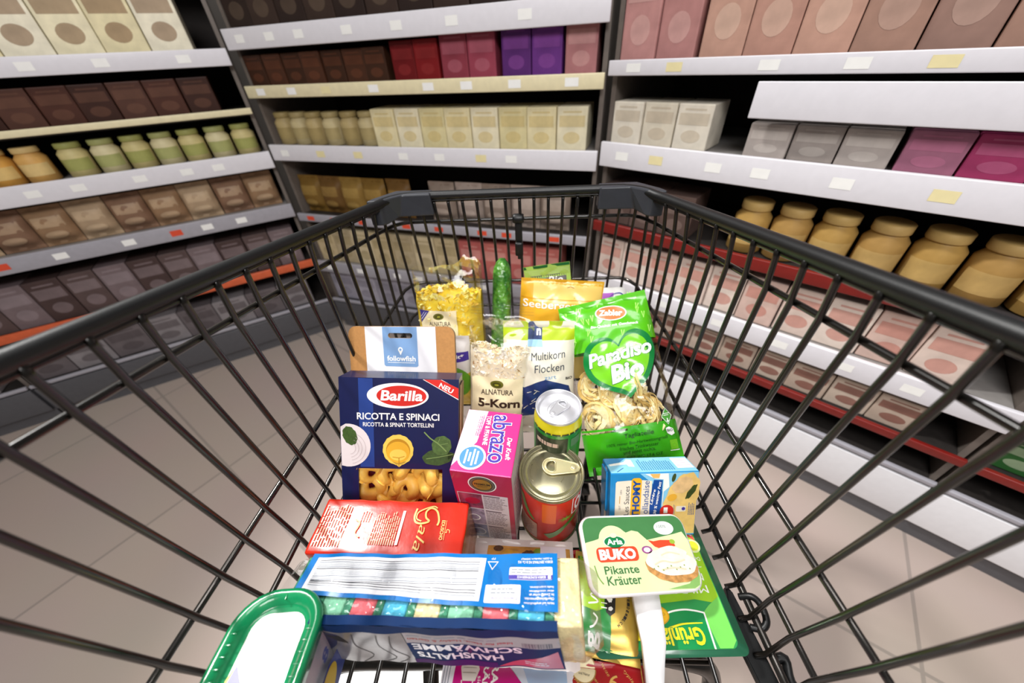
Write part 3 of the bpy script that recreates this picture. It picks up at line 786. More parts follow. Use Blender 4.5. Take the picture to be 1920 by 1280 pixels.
Pf.poly(bb, lblue, 2, [hole])
Pf.text('followfish', uu(.0009), vv(.2236), uu(.0390), uu(.0064), white, 3, bold=.02); Pf.rect(uu(-.0183), vv(.2180), uu(.0195), vv(.2186), white, 3)
Pf.ring(uu(.0004), vv(.2348), .0018, .0036, white, 3, 24); Pf.poly([(uu(-.0027), vv(.2336)), (uu(.0004), vv(.2278)), (uu(.0034), vv(.2336)), (uu(.0004), vv(.2324))], white, 3)
Pf.text('Graved Bio-Lachs', uu(.0010), vv(.2030), uu(.0735), uu(.0072), lgreen, 3, bold=.01)
mb.build('card_sleeve', t)

# ---- pink pads box
pink = mat('pads_pink', 'e03484', 0.3, coat=.4, noise=.03); pinkl = mat('pads_pink_light', 'f8c8de', 0.3, coat=.4); crim = mat('pads_crimson', 'b4124e', 0.35, coat=.3, noise=.04)
lil = mat('pads_lilac_white', 'ded2d8', 0.4, noise=.04); nb = mat('pads_navy', '4a3aa0', 0.35); sky = mat('pads_blue', '4e8ee0', 0.35)
W_, D_, H_ = .065, .0823, .1483
t = G('scouring_pad_box', 'tall pink and white box of scouring pads standing upright beside the red tin can', 'box', (-.028, .2409, -.482), (0, 0, -7.52))
mb = MB(); mb.box((0, 0, H_ / 2), (W_, D_, H_), pink, .0012, smooth=False)
P = Print(mb, front(D_)); P.rect(-W_ / 2 + .0002, 0.0002, W_ / 2 - .0002, H_ - .0006, crim, 1)
P.ell(.0005, .1285, .0155, .0155, white, 2); P.ell(.0005, .1285, .0142, .0142, black, 3); P.ell(.0005, .1285, .0103, .0103, mat('pads_gold', 'b08a3c', 0.35, .4), 4)
P.text('PREMIUM', .0005, .1293, .0170, .0034, black, 5, bold=.02); P.text('QUALITY', .0005, .1250, .0110, .0022, black, 5); P.ring(.0005, .1285, .0112, .0134, mat('pads_badge_ring', '6a6256', .5), 4)
txb = mat('print_grey', '8a7a80', .5)
phs = [mat('pads_photo_a', '8a3a56', .4, noise=.6, nscale=120), mat('pads_photo_b', '9a8aa0', .4, noise=.5, nscale=160), mat('pads_photo_c', '7a7a9a', .4, noise=.6, nscale=160)]
P.rect(-.0300, .0008, .0268, .1080, lil, 2)
for i, (z0, z1) in enumerate(((.0755, .1070), (.0372, .0735), (.0015, .0352))):
    P.rect(-.0292, z0, -.0025, z1, phs[i], 3)
    P.lines(-.0008, z0 + .001, .0258, z1 - .004, 9, txb, 3, .45, seed=i + 3); P.rect(-.0008, z1 - .003, .018, z1 - .0012, mat('pads_text_dark', '4a2a3a', .5), 3)
P.ell(-.014, .092, .009, .007, mat('pads_photo_red', 'b0103c', .4), 4, 20, .2, .05); P.ring(-.016, .053, .006, .0075, white, 4); P.ring(-.014, .017, .008, .009, white, 4)
P = Print(mb, topf(H_))
P.poly([(-.0322, .0405), (-.008, .0405), (-.0105, .012), (-.012, -.004), (-.0322, -.036)], pinkl, 1); P.poly([(-.024, .0395), (-.0125, .0405), (-.0148, .012), (-.0155, -.006), (-.0318, -.034), (-.0318, .004)], white, 2)
P.ell(-.0131, -.0232, .0153, .0150, white, 3); P.ell(-.0131, -.0232, .0130, .0128, sky, 4)
for i, (w, o) in enumerate(((.016, .006), (.020, .002), (.011, -.002), (.017, -.006))): P.rect(-.0131 - .0012 + o, -.0232 - w / 2, -.0131 + .0008 + o, -.0232 + w / 2, white, 5)
P.text('abrazo', .0128, .0045, .0625, .0205, nb, 4, rot=-86, bold=.012, outline=(white, .03)); P.text('TOPF & PFANNE', -.0040, .0135, .0405, .0052, white, 3, rot=-86, bold=.02)
P.text('Der Kraft', .0246, -.0080, .0280, .0050, white, 3, rot=-86, bold=.02, shear=.25)
P.lines(-.0165, .004, -.0105, .034, 3, pink, 4, .3, rot=90, seed=8)
P = Print(mb, rightf(W_)); P.rect(-D_ / 2 + .0002, .0004, D_ / 2 - .0002, H_ - .0004, lil, 1); P.lines(-.03, .02, .03, .12, 10, txb, 2, .3, seed=5)
mb.build('carton', t)

# ---- red coffee brick
cr = mat('coffee_red', 'd42a14', 0.22, coat=.6, noise=.05, nscale=50, bump=.12, bscale=60); cgold = mat('coffee_gold', 'f2d27a', 0.35); ctext = mat('coffee_text', 'f0c8a8', 0.45); cside = mat('coffee_side', 'b06a22', 0.22, .5, noise=.25, nscale=60, bump=.2, bscale=60)
W_, D_, H_ = .1655, .060, .0875
t = G('coffee_brick', 'glossy red coffee brick with gold lettering lying before the dark blue box', 'coffee pack', (-.1341, .1730, -.480), (0, 0, -1.4))
mb = MB()
def br_(u, v, s): pass
bm = bmesh.new(); bmesh.ops.create_cube(bm, size=1)
for v in bm.verts: v.co = Vector((v.co.x * W_, v.co.y * D_, (v.co.z + .5) * H_))
bmesh.ops.bevel(bm, geom=bm.edges[:], offset=.0035, segments=3, profile=.6, affect='EDGES')
bmesh.ops.subdivide_edges(bm, edges=[e for e in bm.edges if e.calc_length() > .02], cuts=8, use_grid_fill=True)
for v in bm.verts:
    v.co += v.normal * (.0006 * math.sin(v.co.x * 160) * math.sin(v.co.y * 140 + 1) + .0004 * math.sin(v.co.z * 210))
for f in bm.faces: f.smooth = True
side = [f for f in bm.faces if f.normal.x > .8]
bm.verts.ensure_lookup_table(); bm.verts.index_update()
o0 = len(mb.v); mb.v += [tuple(v.co) for v in bm.verts]
for f in bm.faces:
    mb.f.append([v.index for v in f.verts]); mb.m.append(mb.mi(cside if f.normal.x > .8 else cr)); mb.sm.append(True)
bm.free()
P = Print(mb, topf(H_ + .0008), .01)
# script word as a pen stroke: big G, then a l a, running away from the right side
def Q(a, b): return (.0395 + b, .0005 - a)     # a along the reading direction (towards the viewer), b up = to the right
P.stroke([Q(a, b) for a, b in ((-.0205, .0085), (-.0225, .0040), (-.0195, -.0050), (-.0150, -.0120), (-.0085, -.0120), (-.0060, -.0065))][::1], .0013, cgold, 3, smooth=5)
P.stroke([Q(a, b) for a, b in ((-.0020, .0120), (-.0075, .0128), (-.0170, .0090), (-.0205, .0020), (-.0165, -.0030), (-.0100, -.0020), (-.0060, .0020), (-.0035, -.0060), (-.0050, -.0125), (-.0110, -.0150), (-.0195, -.0140))], .0020, cgold, 3, smooth=6)
P.text('ala', .0365, -.0105, .0260, .0105, cgold, 3, rot=-96, shear=.3, bold=-.005)
P.text('EDUSCHO', .0578, -.0020, .0200, .0035, cgold, 3, rot=-90, bold=.02); P.rect(.0608, -.012, .0612, .0080, cgold, 3); P.stroke([(.0615, -.0040), (.0630, -.0045), (.0628, -.0015), (.0655, -.0020), (.0662, -.0048)], .0006, cgold, 3, smooth=3)
P.rect(.0105, -.0185, .0135, .0170, white, 2)
P.lines(-.0195, -.0190, .0095, .0200, 12, ctext, 2, .5, rot=90, seed=2, ragged=.3)
P.lines(-.0790, -.0220, -.0480, .0230, 10, ctext, 2, .5, rot=90, seed=4, ragged=.2)
P.stroke([(-.040, .006), (-.034, .002), (-.036, -.008), (-.030, -.012)], .0016, cgold, 3, smooth=5); P.lines(-.036, .004, -.024, .018, 4, ctext, 2, .4, rot=90, seed=6)
mb.build('wrapper', t)

# ---- sauce carton
tb = mat('sauce_blue', '1e8ccc', 0.3, coat=.3, noise=.05); tbl = mat('sauce_sky', '8ed2f2', 0.3, coat=.3, noise=.04); tbd = mat('sauce_navy', '0e4a9a', 0.35); crm = mat('sauce_cream', 'f4ead4', 0.4, noise=.03)
W_, D_, H_ = .1050, .0345, .0851
t = G('sauce_carton', 'small light blue sauce carton lying on its side against the green pasta bag', 'carton', (.1621, .2120, -.474), (-27.8, 2.43, 3.5))
mb = MB(); mb.box((0, 0, H_ / 2), (W_, D_, H_), tb, .001, smooth=False)
P = Print(mb, front(D_)); w2 = W_ / 2
P.poly([(-.018, H_ - .0008), (w2 - .0006, H_ - .0008), (w2 - .0006, .002), (.010, .002), (.010, .06)], tbl, 1)
P.poly([(.0110, .003), (w2 - .0008, .003), (w2 - .0008, .072), (.043, .083), (.022, .070), (.0115, .045)], mat('sauce_picture', 'f4cc7a', .4, noise=.12, nscale=80), 2.5)
P.poly([(-.0462, 0.003), (-.0030, .003), (-.0030, .0745), (-.014, .0758), (-.030, .0758), (-.0445, .0750), (-.0462, .073)], crm, 2)
P.poly([(.0095, .003), (.0115, .060), (.018, .066), (.016, .0835), (.004, .0835), (-.012, .0835), (.0, .0772), (.0105, .076)], white, 2); P.poly([(-.006, .0835), (.006, .0835), (.005, .0778), (-.002, .0782)], mat('sauce_peach', 'f2c06a', .4), 3)
P.rrect(-.0276, .004, -.0154, .0788, .004, mat('sauce_yellow', 'f6b81e', .35), 3); P.text('THOMY', -.0213, .0510, .0490, .0080, tbd, 4, rot=90, bold=.04)
P.text('Les Sauces', -.0325, .0495, .0380, .0060, mat('print_dgrey', '4a4a52', .5), 3, rot=90); P.text('Hollandaise', -.0098, .0490, .0510, .0072, tbd, 3, rot=90)
P.rect(-.0412, .046, -.0404, .056, mat('sauce_gold', 'c89a3a', .4), 3); P.text('SEIT', -.0405, .0405, .006, .0022, txb, 3, rot=90); P.text('1894', -.0395, .0610, .006, .0022, txb, 3, rot=90)
P.poly([(-.0036, .003), (.0085, .003), (.0083, .04), (.0095, .0752), (-.0012, .0758), (-.0040, .055), (-.0046, .04)], tbd, 4)
P.text('Légère', -.0010, .0535, .0200, .0040, white, 5, rot=80, bold=.02, shear=.2); P.text('30 % weniger Fett', .0045, .0520, .0430, .0042, white, 5, rot=84, bold=.02, shear=.2)
P.ell(.034, .053, .0185, .032, mat('sauce_picture', 'f4cc7a', .4, noise=.12, nscale=80), 3, 32, -.35, .04); P.ell(.0335, .068, .0130, .0100, mat('sauce_meat', 'e8c088', .45, noise=.15, nscale=120), 4, 28, .5, .05)
P.ell(.022, .052, .0060, .0045, mat('sauce_drop', 'f0b43c', .3), 4, 20, .4); P.ell(.0445, .0590, .0035, .0110, mat('sauce_asparagus', '3c4a1c', .45, noise=.3, nscale=200), 5, 20, -.55, .1, 6); P.ell(.0225, .0780, .0022, .0055, mat('sauce_asparagus', '3c4a1c'), 5, 16, -.2)
P.ell(.0165, .034, .0085, .0085, red, 4); P.text('1', .0150, .0355, .003, .007, white, 5, rot=0, bold=.03); P.rrect(.0275, .033, .0395, .0405, .0015, crm, 4); P.ell(.0365, .0368, .0022, .0022, nb, 5, 16); P.lines(.042, .028, .050, .046, 4, tbd, 4, .35, rot=90, seed=3); P.lines(.024, .030, .0265, .044, 2, tbd, 4, .35, rot=90, seed=4)
P = Print(mb, topf(H_)); P.rect(-.0515, -.0165, w2 - .0006, .0166, tbl, 1)
P.poly([(-.0515, .0166), (-.0515, .002), (-.036, .006), (-.024, .0166)], tb, 2); P.poly([(-.0490, .0040), (-.030, .0070), (-.0245, .0130), (-.0190, .0120), (-.0195, -.0040), (-.0265, -.003), (-.0275, .0020), (-.0490, -.0015)], white, 2)
P.lines(-.0145, -.0125, .0270, .0125, 15, mat('sauce_text', '3a88b8', .5), 3, .4, rot=90, seed=9, ragged=.3); P.rect(.0305, -.0095, w2 - .002, .0135, white, 2); P.lines(.032, -.006, .049, .010, 3, pinkl, 3, .2, seed=2, dash=False)
P.stroke([(-.044, -.0145), (-.034, -.006)], .0007, tbd, 3)
P = Print(mb, leftf(W_)); P.rect(-D_ / 2 + .001, .002, D_ / 2 - .001, H_ - .001, tb, 1); P.rect(-.003, .002, .004, H_ - .001, white, 2)
mb.build('carton', t)
mb = MB(); mb.box((-w2 - .0012, .003, H_ - .030), (.0022, .020, .052), tb, .0006, smooth=False); mb.build('folded_flap', t)

# ---- cream cheese tub
W_, D_ = .1222, .0725
t = G('cream_cheese_tub', 'white cream cheese tub with light green lid showing a spread slice of bread', 'tub', (.1264, .1643, -.4436), (10.787, 11.657, 7.579))
tub_w = mat('tub_white', 'f2eeee', 0.35, noise=.02, sss=.1); lidg = mat('lid_pale_green', 'd8e8b0', 0.3, coat=.3, noise=.06, nscale=40); lidd = mat('lid_green', '46804a', 0.3, coat=.3, noise=.05)
def rr_loop(w, d, r, z, n=6):
    p = []
    for cx, cy, a0 in ((w / 2 - r, d / 2 - r, 0), (-w / 2 + r, d / 2 - r, 90), (-w / 2 + r, -d / 2 + r, 180), (w / 2 - r, -d / 2 + r, 270)):
        for k in range(n + 1): a = R(a0 + 90 * k / n); p.append((cx + r * math.cos(a), cy + r * math.sin(a), z))
    return p
def rr_stack(mb, layers, m, cap0=True, cap1=True, n=6, M=None):
    vs = []; fs = []; c = 4 * (n + 1)
    for w, d, r, z in layers: vs += rr_loop(w, d, r, z, n)
    for i in range(len(layers) - 1):
        for k in range(c): l = (k + 1) % c; fs.append((i * c + k, i * c + l, (i + 1) * c + l, (i + 1) * c + k))
    if cap0: fs.append(tuple(range(c - 1, -1, -1)))
    if cap1: fs.append(tuple((len(layers) - 1) * c + k for k in range(c)))
    mb.add(vs, fs, m, True, M)
mb = MB(); rr_stack(mb, [(W_ * .86, D_ * .80, .010, 0), (W_ * .90, D_ * .85, .011, .004), (W_ * .95, D_ * .93, .012, .020), (W_ * .955, D_ * .935, .012, .0215)], tub_w); mb.build('tub', t)
mb = MB(); rr_stack(mb, [(W_ * .955, D_ * .935, .012, .0205), (W_ + .001, D_ + .001, .0135, .0210), (W_ + .002, D_ + .002, .014, .0250), (W_ + .001, D_ + .001, .0135, .0272), (W_ - .003, D_ - .003, .012, .0282), (W_ - .008, D_ - .008, .010, .0276)], tub_w, cap0=True)
P = Print(mb, topf(.0278)); a_, b_ = W_ / 2 - .0016, D_ / 2 - .0016
P.rrect(-a_, -b_, a_, b_, .0105, lidg, 4); lv = 5
P.poly([(-a_, .0105), (-.0570, .0112), (-.0500, .0125), (-.0441, .0139)] + [(-.0270 + .0165 * math.cos(R(a)), .0125 + .0140 * math.sin(R(a))) for a in range(170, 35, -12)] + [(-.0113, .0190), (-.0040, .0210), (.0030, .0195), (.0112, .0112), (.0200, .0125), (.0444, .0159), (.0555, .0180), (a_, .010), (a_, b_ - .0105)] + [(a_ - .0105 + .0105 * math.cos(R(x)), b_ - .0105 + .0105 * math.sin(R(x))) for x in range(0, 91, 15)] + [(-a_ + .0105 + .0105 * math.cos(R(x)), b_ - .0105 + .0105 * math.sin(R(x))) for x in range(90, 181, 15)], lidd, lv)
P.poly([(.020, -.0335), (.045, -.030), (a_ - .0004, -.018), (a_ - .0004, -b_ + .0105), (a_ - .0035, -b_ + .003), (a_ - .0105, -b_ + .0004)], mat('lid_mid_green', '8ab866', .3, coat=.3, noise=.1), lv)
dg = mat('dairy_green', '0e7a44', .35); P.ell(-.0266, .0106, .0122, .0058, white, lv + 1, rot=0); P.ell(-.0266, .0106, .0116, .0053, dg, lv + 2); P.text('Arla', -.0266, .0106, .0170, .0052, white, lv + 3, bold=.03); P.ell(-.0266, .0168, .0040, .0024, mat('dairy_star', 'f4f0c0', .4), lv + 3)
rb = mat('buko_red', 'e04a2c', .35); P.rrect(-.0493, -.0076, -.0030, .0058, .0045, rb, lv + 1); P.text('BUKO', -.0262, -.0009, .0390, .0086, white, lv + 2, bold=.05)
pg = mat('herb_text', '3f7040', .45); P.text('Pikante', -.0256, -.0147, .0372, .0068, pg, lv + 1, bold=.012); P.text('Kräuter', -.0252, -.0237, .0366, .0074, pg, lv + 1, bold=.012)
P.ell(.0350, .0222, .0118, .0068, white, lv + 1); P.text('100%', .0325, .0238, .0110, .0028, lgreen, lv + 2); P.lines(.028, .0180, .043, .0215, 2, mat('pale_text', 'c8d8d8', .5), lv + 2, .3, seed=1)
P.poly([(.0120, .0110), (.0180, .0095), (.0260, .0105), (.0400, .0100), (.0425, .0045), (.0340, .0010), (.0260, .0015), (.0180, .0045)], rb, lv + 1); P.ell(.0400, .0085, .0032, .0022, mat('pepper_stalk', '9ab83c', .4), lv + 2, 16)
P.ring(.0080, .0018, .0038, .0060, mat('onion_purple', '9a4a8a', .4), lv + 2, 28, .6); P.ell(.0080, .0018, .0042, .0024, white, lv + 1, 24); P.ring(.0140, -.0012, .0022, .0038, mat('onion_purple', '9a4a8a', .4), lv + 1, 24, .6)
P.ell(.0310, -.0150, .0292, .0135, mat('bread_crust', 'c08c50', .5, noise=.35, nscale=260), lv + 1, 40, -.12, .02, 11); P.ell(.0318, -.0105, .0285, .0120, mat('spread', 'f2e4d2', .5, noise=.10, nscale=110), lv + 2, 40, -.10, .035, 6); P.ell(.0360, -.0020, .0165, .0062, mat('spread', 'f2e4d2'), lv + 3, 30, -.1, .05, 5)
sh = mat('spread_fold', 'e2d2b4', .4)
for pts in (((.012, -.012), (.022, -.009), (.034, -.011), (.048, -.009)), ((.022, -.004), (.032, -.0015), (.044, -.004)), ((.018, -.017), (.032, -.0155), (.046, -.0175))): P.stroke(pts, .0012, sh, lv + 4, smooth=5)
for k in range(9): P.ell(.010 + .005 * k, -.0155 + .002 * math.sin(k * 2.1), .0008, .0006, mat('herb_fleck', '7a9a4a', .5), lv + 5, 8)
P.stroke([(-.054, -.010), (-.052, -.020), (-.048, -.026)], .0012, mat('herb_fleck', '7a9a4a'), lv + 1, smooth=3)
mb.build('lid', t)

# ---- tomato tin
t = thing('tin_can', 'red tin can with gold ring pull lid standing upright in the middle of the basket', 'can', zz((.0421, .2285, -.482)))
cred = mat('tin_red', 'ea2a16', 0.38, coat=.15, noise=.1, nscale=30); tgold = mat('tin_gold', 'a8a284', 0.26, .8, noise=.05); corg = mat('tin_orange', 'f06a20', 0.38, coat=.15)
r = .0356
mb = MB(); mb.lathe([(r * .9, 0), (r, .001), (r, .1035)], cred, 64, cap1=False)
P = Print(mb, cyl(r), .004)
P.rect(-.012, .055, .004, .098, corg, 1); tg = mat('tin_green', '4c8a26', .3, coat=.4)
P.stroke([(-.006, .022), (.006, .031), (.016, .043), (.034, .060)], [.012, .004], tg, 2, smooth=6)
P.stroke([(-.045, .085), (-.038, .072), (-.030, .060), (-.022, .052)], [.014, .003], tg, 2, smooth=6)
for a in range(0, 360, 40): P.stroke([(.016, .062), (.016 + .010 * math.cos(R(a)), .062 + .007 * math.sin(R(a)))], [.0022, .0004], mat('tin_leaf', '8aa83a', .4), 3)
P.rect(-.046, .008, -.018, .046, mat('tin_label', 'b8907c', .4, noise=.1), 2); P.lines(-.044, .010, -.020, .044, 9, mat('tin_print', '7a4a40', .5), 3, .4, seed=2)
P.poly([(.0235, .0640), (.061, .0640), (.061, .0985), (.0235, .0985)], white, 2, [[(.0249, .0654), (.0596, .0654), (.0596, .0971), (.0249, .0971)]]); P.text('ORO', .0422, .0813, .0290, .0250, white, 3, bold=.03)
P.lines(.044, .012, .062, .052, 8, mat('tin_print_l', 'e09a80', .5), 2, .35, seed=5)
mb.build('body', t)
mb = MB(); mb.lathe([(r, .1030), (.0371, .1035), (.0374, .1055), (.0371, .1085), (.0360, .1090), (.0345, .1082), (.0338, .1050), (.0325, .1046), (.0318, .1052), (.0290, .1052), (.0282, .1046), (.0262, .1046), (.0254, .1051), (.0, .1051)], tgold, 72, cap0=False, cap1=False)
mb.tube([(.0185 * math.cos(R(a)) - .004, .0185 * math.sin(R(a)), .1052) for a in range(-50, 50, 8)], .0004, tgold, 6); mb.tube([(.0205 * math.cos(R(a)) - .004, .0205 * math.sin(R(a)), .1052) for a in range(150, 215, 8)], .0004, tgold, 6)
mb.build('lid', t); mb = MB(); mb.lathe([(r * .9, 0), (.0372, .0002), (.0374, .003), (.0362, .0042), (r, .0046)], tgold, 64, cap0=False, cap1=False); mb.build('bottom_rim', t); mb = MB()
def pull_tab(t, m, z, ang, s=1.0, off=(0, 0)):
    Mx = Matrix.Translation((off[0], off[1], z)) @ Matrix.Rotation(R(ang), 4, 'Z') @ Matrix.Scale(s, 4)
    mb = MB(); P = Print(mb, lambda u, v: (Vector((u, v, .0012)), Vector((0, 0, 1))))
    out = [(-.0100 + .0085 * math.cos(R(a)), .0085 * math.sin(R(a))) for a in range(70, 291, 15)] + [(.0100, -.0048), (.0140, -.0030), (.0150, 0), (.0140, .0030), (.0100, .0048)]
    hole = [(-.0100 + .0058 * math.cos(R(a)), .0058 * math.sin(R(a))) for a in range(75, 286, 15)] + [(-.0068, -.0040), (-.0068, .0040)]
    P.poly(out, m, 0, [hole]); n = len(out)
    for lp, inn in ((out, 0), (hole, 1)):
        n = len(lp); mb.add([(a, b, .0) for a, b in lp] + [(a, b, .0012) for a, b in lp], [((i + 1) % n, i, n + i, n + (i + 1) % n) if inn else (i, (i + 1) % n, n + (i + 1) % n, n + i) for i in range(n)], m)
    mb.tube([(a, b, .0011) for a, b in out], .0009, m, 6, closed=True); mb.tube([(a, b, .0011) for a, b in hole], .0007, m, 6, closed=True)
    mb.lathe([(.0026, .0005), (.0026, .0020), (.0016, .0024), (0, .0024)], m, 16, M=Matrix.Translation((.0095, 0, 0)), cap0=False, cap1=False)
    mb.v = [tuple(Mx @ Vector(v)) for v in mb.v]
    return mb.build('pull_tab', t)
pull_tab(t, mat('tab_gold', 'dcd2a6', .3, .6), .1060, -4, 1.25, (.0135, .0055))

# ---- slim drinks can
t = thing('drinks_can', 'slim green and yellow drinks can with bare silver lid, standing behind the red tin can', 'can', zz((.0524, .282, -.482)))
dgn = mat('can_green', '1c8a2a', 0.35, 0, coat=.15, noise=.08); dye = mat('can_yellow', 'f0e01e', 0.25, .2, coat=.4); alu = mat('can_aluminium', 'e4e4e8', 0.32, .65, noise=.03); dbr = mat('can_dark', '22301c', 0.45, coat=0, noise=.2)
mb = MB(); H_ = .1580; r = .0290
mb.lathe([(.022, 0), (.025, .002), (r, .010), (r, H_ - .020)], dgn, 56, cap1=False)
P = Print(mb, cyl(r), .004); P.rect(-.035, .03, .010, H_ - .026, dbr, 1)
P.lines(-.030, H_ - .044, .002, H_ - .032, 1, mat('can_letter', 'd8b8a8', .4), 3, .6, seed=2, ragged=.1); P.lines(-.030, .05, .004, H_ - .070, 6, mat('can_small', '8a9a78', .4), 3, .25, seed=4)
P.stroke([(-.040, .06), (-.036, .078), (-.030, .085)], [.008, .002], dye, 3, smooth=4); P.rect(.014, H_ - .044, .030, H_ - .029, mat('can_panel', '5a8a5a', .4), 2)
mb.build('body', t)
mb = MB(); mb.lathe([(r, H_ - .0202), (r - .0004, H_ - .015), (.0262, H_ - .0052)], dye, 56, cap0=False, cap1=False)
P = Print(mb, lambda u, v: (Vector(((r + .0002) * math.sin(u / r), -(r + .0002) * math.cos(u / r), v)), Vector((math.sin(u / r), -math.cos(u / r), .05))), .004)
P.lines(-.036, H_ - .0200, .026, H_ - .0165, 1, black, 1, .7, seed=7, ragged=.05)
mb.build('neck_band', t)
mb = MB(); mb.lathe([(.0262, H_ - .0055), (.0270, H_ - .0040), (.0272, H_ - .0012), (.0266, H_), (.0256, H_ - .0006), (.0240, H_ - .0062), (.0232, H_ - .0068), (.0225, H_ - .0058), (.0, H_ - .0058)], alu, 64, cap0=False, cap1=False)
mb.tube([(.0150 * math.cos(R(a)), .0150 * math.sin(R(a)) * .62 + .002, H_ - .0056) for a in range(0, 360, 12)], .0005, alu, 6, closed=True, M=Matrix.Rotation(R(48), 4, 'Z'))
mb.build('lid', t)
pull_tab(t, alu, H_ - .0052, 228, .92, (-.001, -.001))

# ---- margarine tub with a green lid
t = G('margarine_tub', 'margarine tub with glossy green lid at the near left of the basket', 'tub', (-.2055, .0320, -.468), (-9, 2, 5), s=.93)
gl = mat('lid_bright_green', '0a8a54', 0.25, coat=.6, noise=.06); lw = mat('lid_paper', 'f6f2ea', 0.3, coat=.4, noise=.02); mbl = mat('tub_blue', '1c3c9c', .35)
Wl, Dl, Hl = .0715, .122, .0885
mb = MB(); rr_stack(mb, [(Wl * .80, Dl * .86, .020, 0), (Wl * .84, Dl * .89, .022, .004), (Wl * .93, Dl * .95, .026, Hl - .014), (Wl * .95, Dl * .965, .026, Hl - .010)], tub_w)
fr = flat((Wl * .465 + .0008, 0, 0), (0, 1, 0), (0.055, 0, 1)); P = Print(mb, fr)
P.poly([(-.05, .006), (.044, .006), (.046, .030), (.02, .046), (-.05, .050)], mbl, 3); P.ell(.012, .030, .016, .014, mat('tub_yellow', 'f2d22a', .4), 5); P.text('8', .022, .062, .008, .012, mbl, 5, rot=0, bold=.04)
mb.build('tub', t)
mb = MB(); rr_stack(mb, [(Wl * .955, Dl * .97, .026, Hl - .012), (Wl + .001, Dl + .001, .030, Hl - .011), (Wl + .002, Dl + .002, .030, Hl - .002), (Wl, Dl, .029, Hl + .001), (Wl - .006, Dl - .006, .027, Hl + .0015), (Wl - .015, Dl - .015, .024, Hl - .0005), (Wl - .018, Dl - .018, .022, Hl - .0060), (Wl - .022, Dl - .022, .020, Hl - .0072)], gl, n=8)
for k in range(-4, 5):
    for sx in (-1, 1): mb.box((sx * (Wl / 2 - .0062), k * .0075, Hl + .0006), (.0052, .0012, .0010), gl, .0003)
for k in range(0, 1):
    for sy in (-1, 1): mb.box((k * .0075, sy * (Dl / 2 - .0062), Hl + .0006), (.0012, .0052, .0010), gl, .0003)
P = Print(mb, topf(Hl - .0072)); P.rrect(-Wl / 2 + .0140, -Dl / 2 + .0150, Wl / 2 - .0140, Dl / 2 - .0150, .013, lw, 2); P.f = lambda u, v: topf(Hl - .0072)(u * .74, v * .86)
P.lv *= 1
P.poly([(-.030, -.030), (-.030, .004), (-.027, .012), (-.020, .004), (-.006, -.012), (.000, -.045), (-.030, -.045)], mat('tub_yellow', 'f2d22a'), 3); P.poly([(-.0255, .014), (-.0275, .001), (-.012, -.001), (-.020, .008)], mat('lid_violet', '3a34b0', .35), 4)
P.stroke([(-.012, .050), (.014, .014), (.020, .008)], .002, mat('lid_pale_yellow', 'f6ecb0', .4), 3, smooth=4); P.ell(.004, -.012, .012, .004, mat('lid_red', 'e0583c', .4), 4, 20, .5); P.ell(.012, -.006, .005, .003, mat('herb_fleck', '7a9a4a'), 4, 14, -.4); P.stroke([(.010, .016), (.020, .010), (.022, .000)], .0016, mat('lid_pink', 'f0b0a8', .4), 4, smooth=4)
P.lines(-.026, -.022, -.010, -.010, 4, mat('lid_ochre', 'b89a20', .4), 4, .3, seed=3)
mb.build('lid', t)
# ------------------------------------------------------------------ groceries: bags and soft packs
clear = film('clear_film', refl=.04, bump=.22, bscale=32); clear2 = film('sponge_film', refl=.05, bump=.35, bscale=22)
def Mof(t): return Matrix.Translation(t.location) @ Euler(t.rotation_euler).to_matrix().to_4x4()
def bag_film(f, W_, H_, m, nu=26, nv=34, top=None, mb=None, back=None):
    """front and back sheet of a bag; top(x) gives the height of its upper edge"""
    mb = mb or MB(); top = top or (lambda x: H_)
    def pt(u, v, s):
        x = (u - .5) * W_; z = v * top(x); p = f(x, min(z, H_))
        return Vector((x, p.y * s, z))
    mb.grid(lambda u, v: pt(u, v, 1), nu, nv, m)
    mb.grid(lambda u, v: pt(1 - u, v, -1), nu, nv, back or m)
    return mb
def flakes(mb, f, n, W_, z0, z1, size, mats, seed, topband=.0, inset=.0034):
    rnd = random.Random(seed)
    for i in range(n):
        x = rnd.uniform(-.46, .46) * W_; z = rnd.uniform(z0, z1)
        p, nn = on_surface(f)(x, z); p = p - nn * (inset + rnd.uniform(-.0006, .0012))
        s = size * rnd.uniform(.6, 1.25)
        q = nn.to_track_quat('Z', 'Y').to_matrix() @ Euler((rnd.gauss(0, .35), rnd.gauss(0, .35), rnd.uniform(0, 6.28))).to_matrix()
        k = 7; vs = [p]; cup = rnd.uniform(.1, .35)
        for j in range(k):
            a = 2 * PI * j / k; r_ = s * rnd.uniform(.8, 1.1)
            vs.append(p + q @ Vector((r_ * math.cos(a), r_ * .75 * math.sin(a), s * cup * math.cos(2 * a))))
        mb.add(vs, [(0, 1 + j, 1 + (j + 1) % k) for j in range(k)], rnd.choice(mats), True)
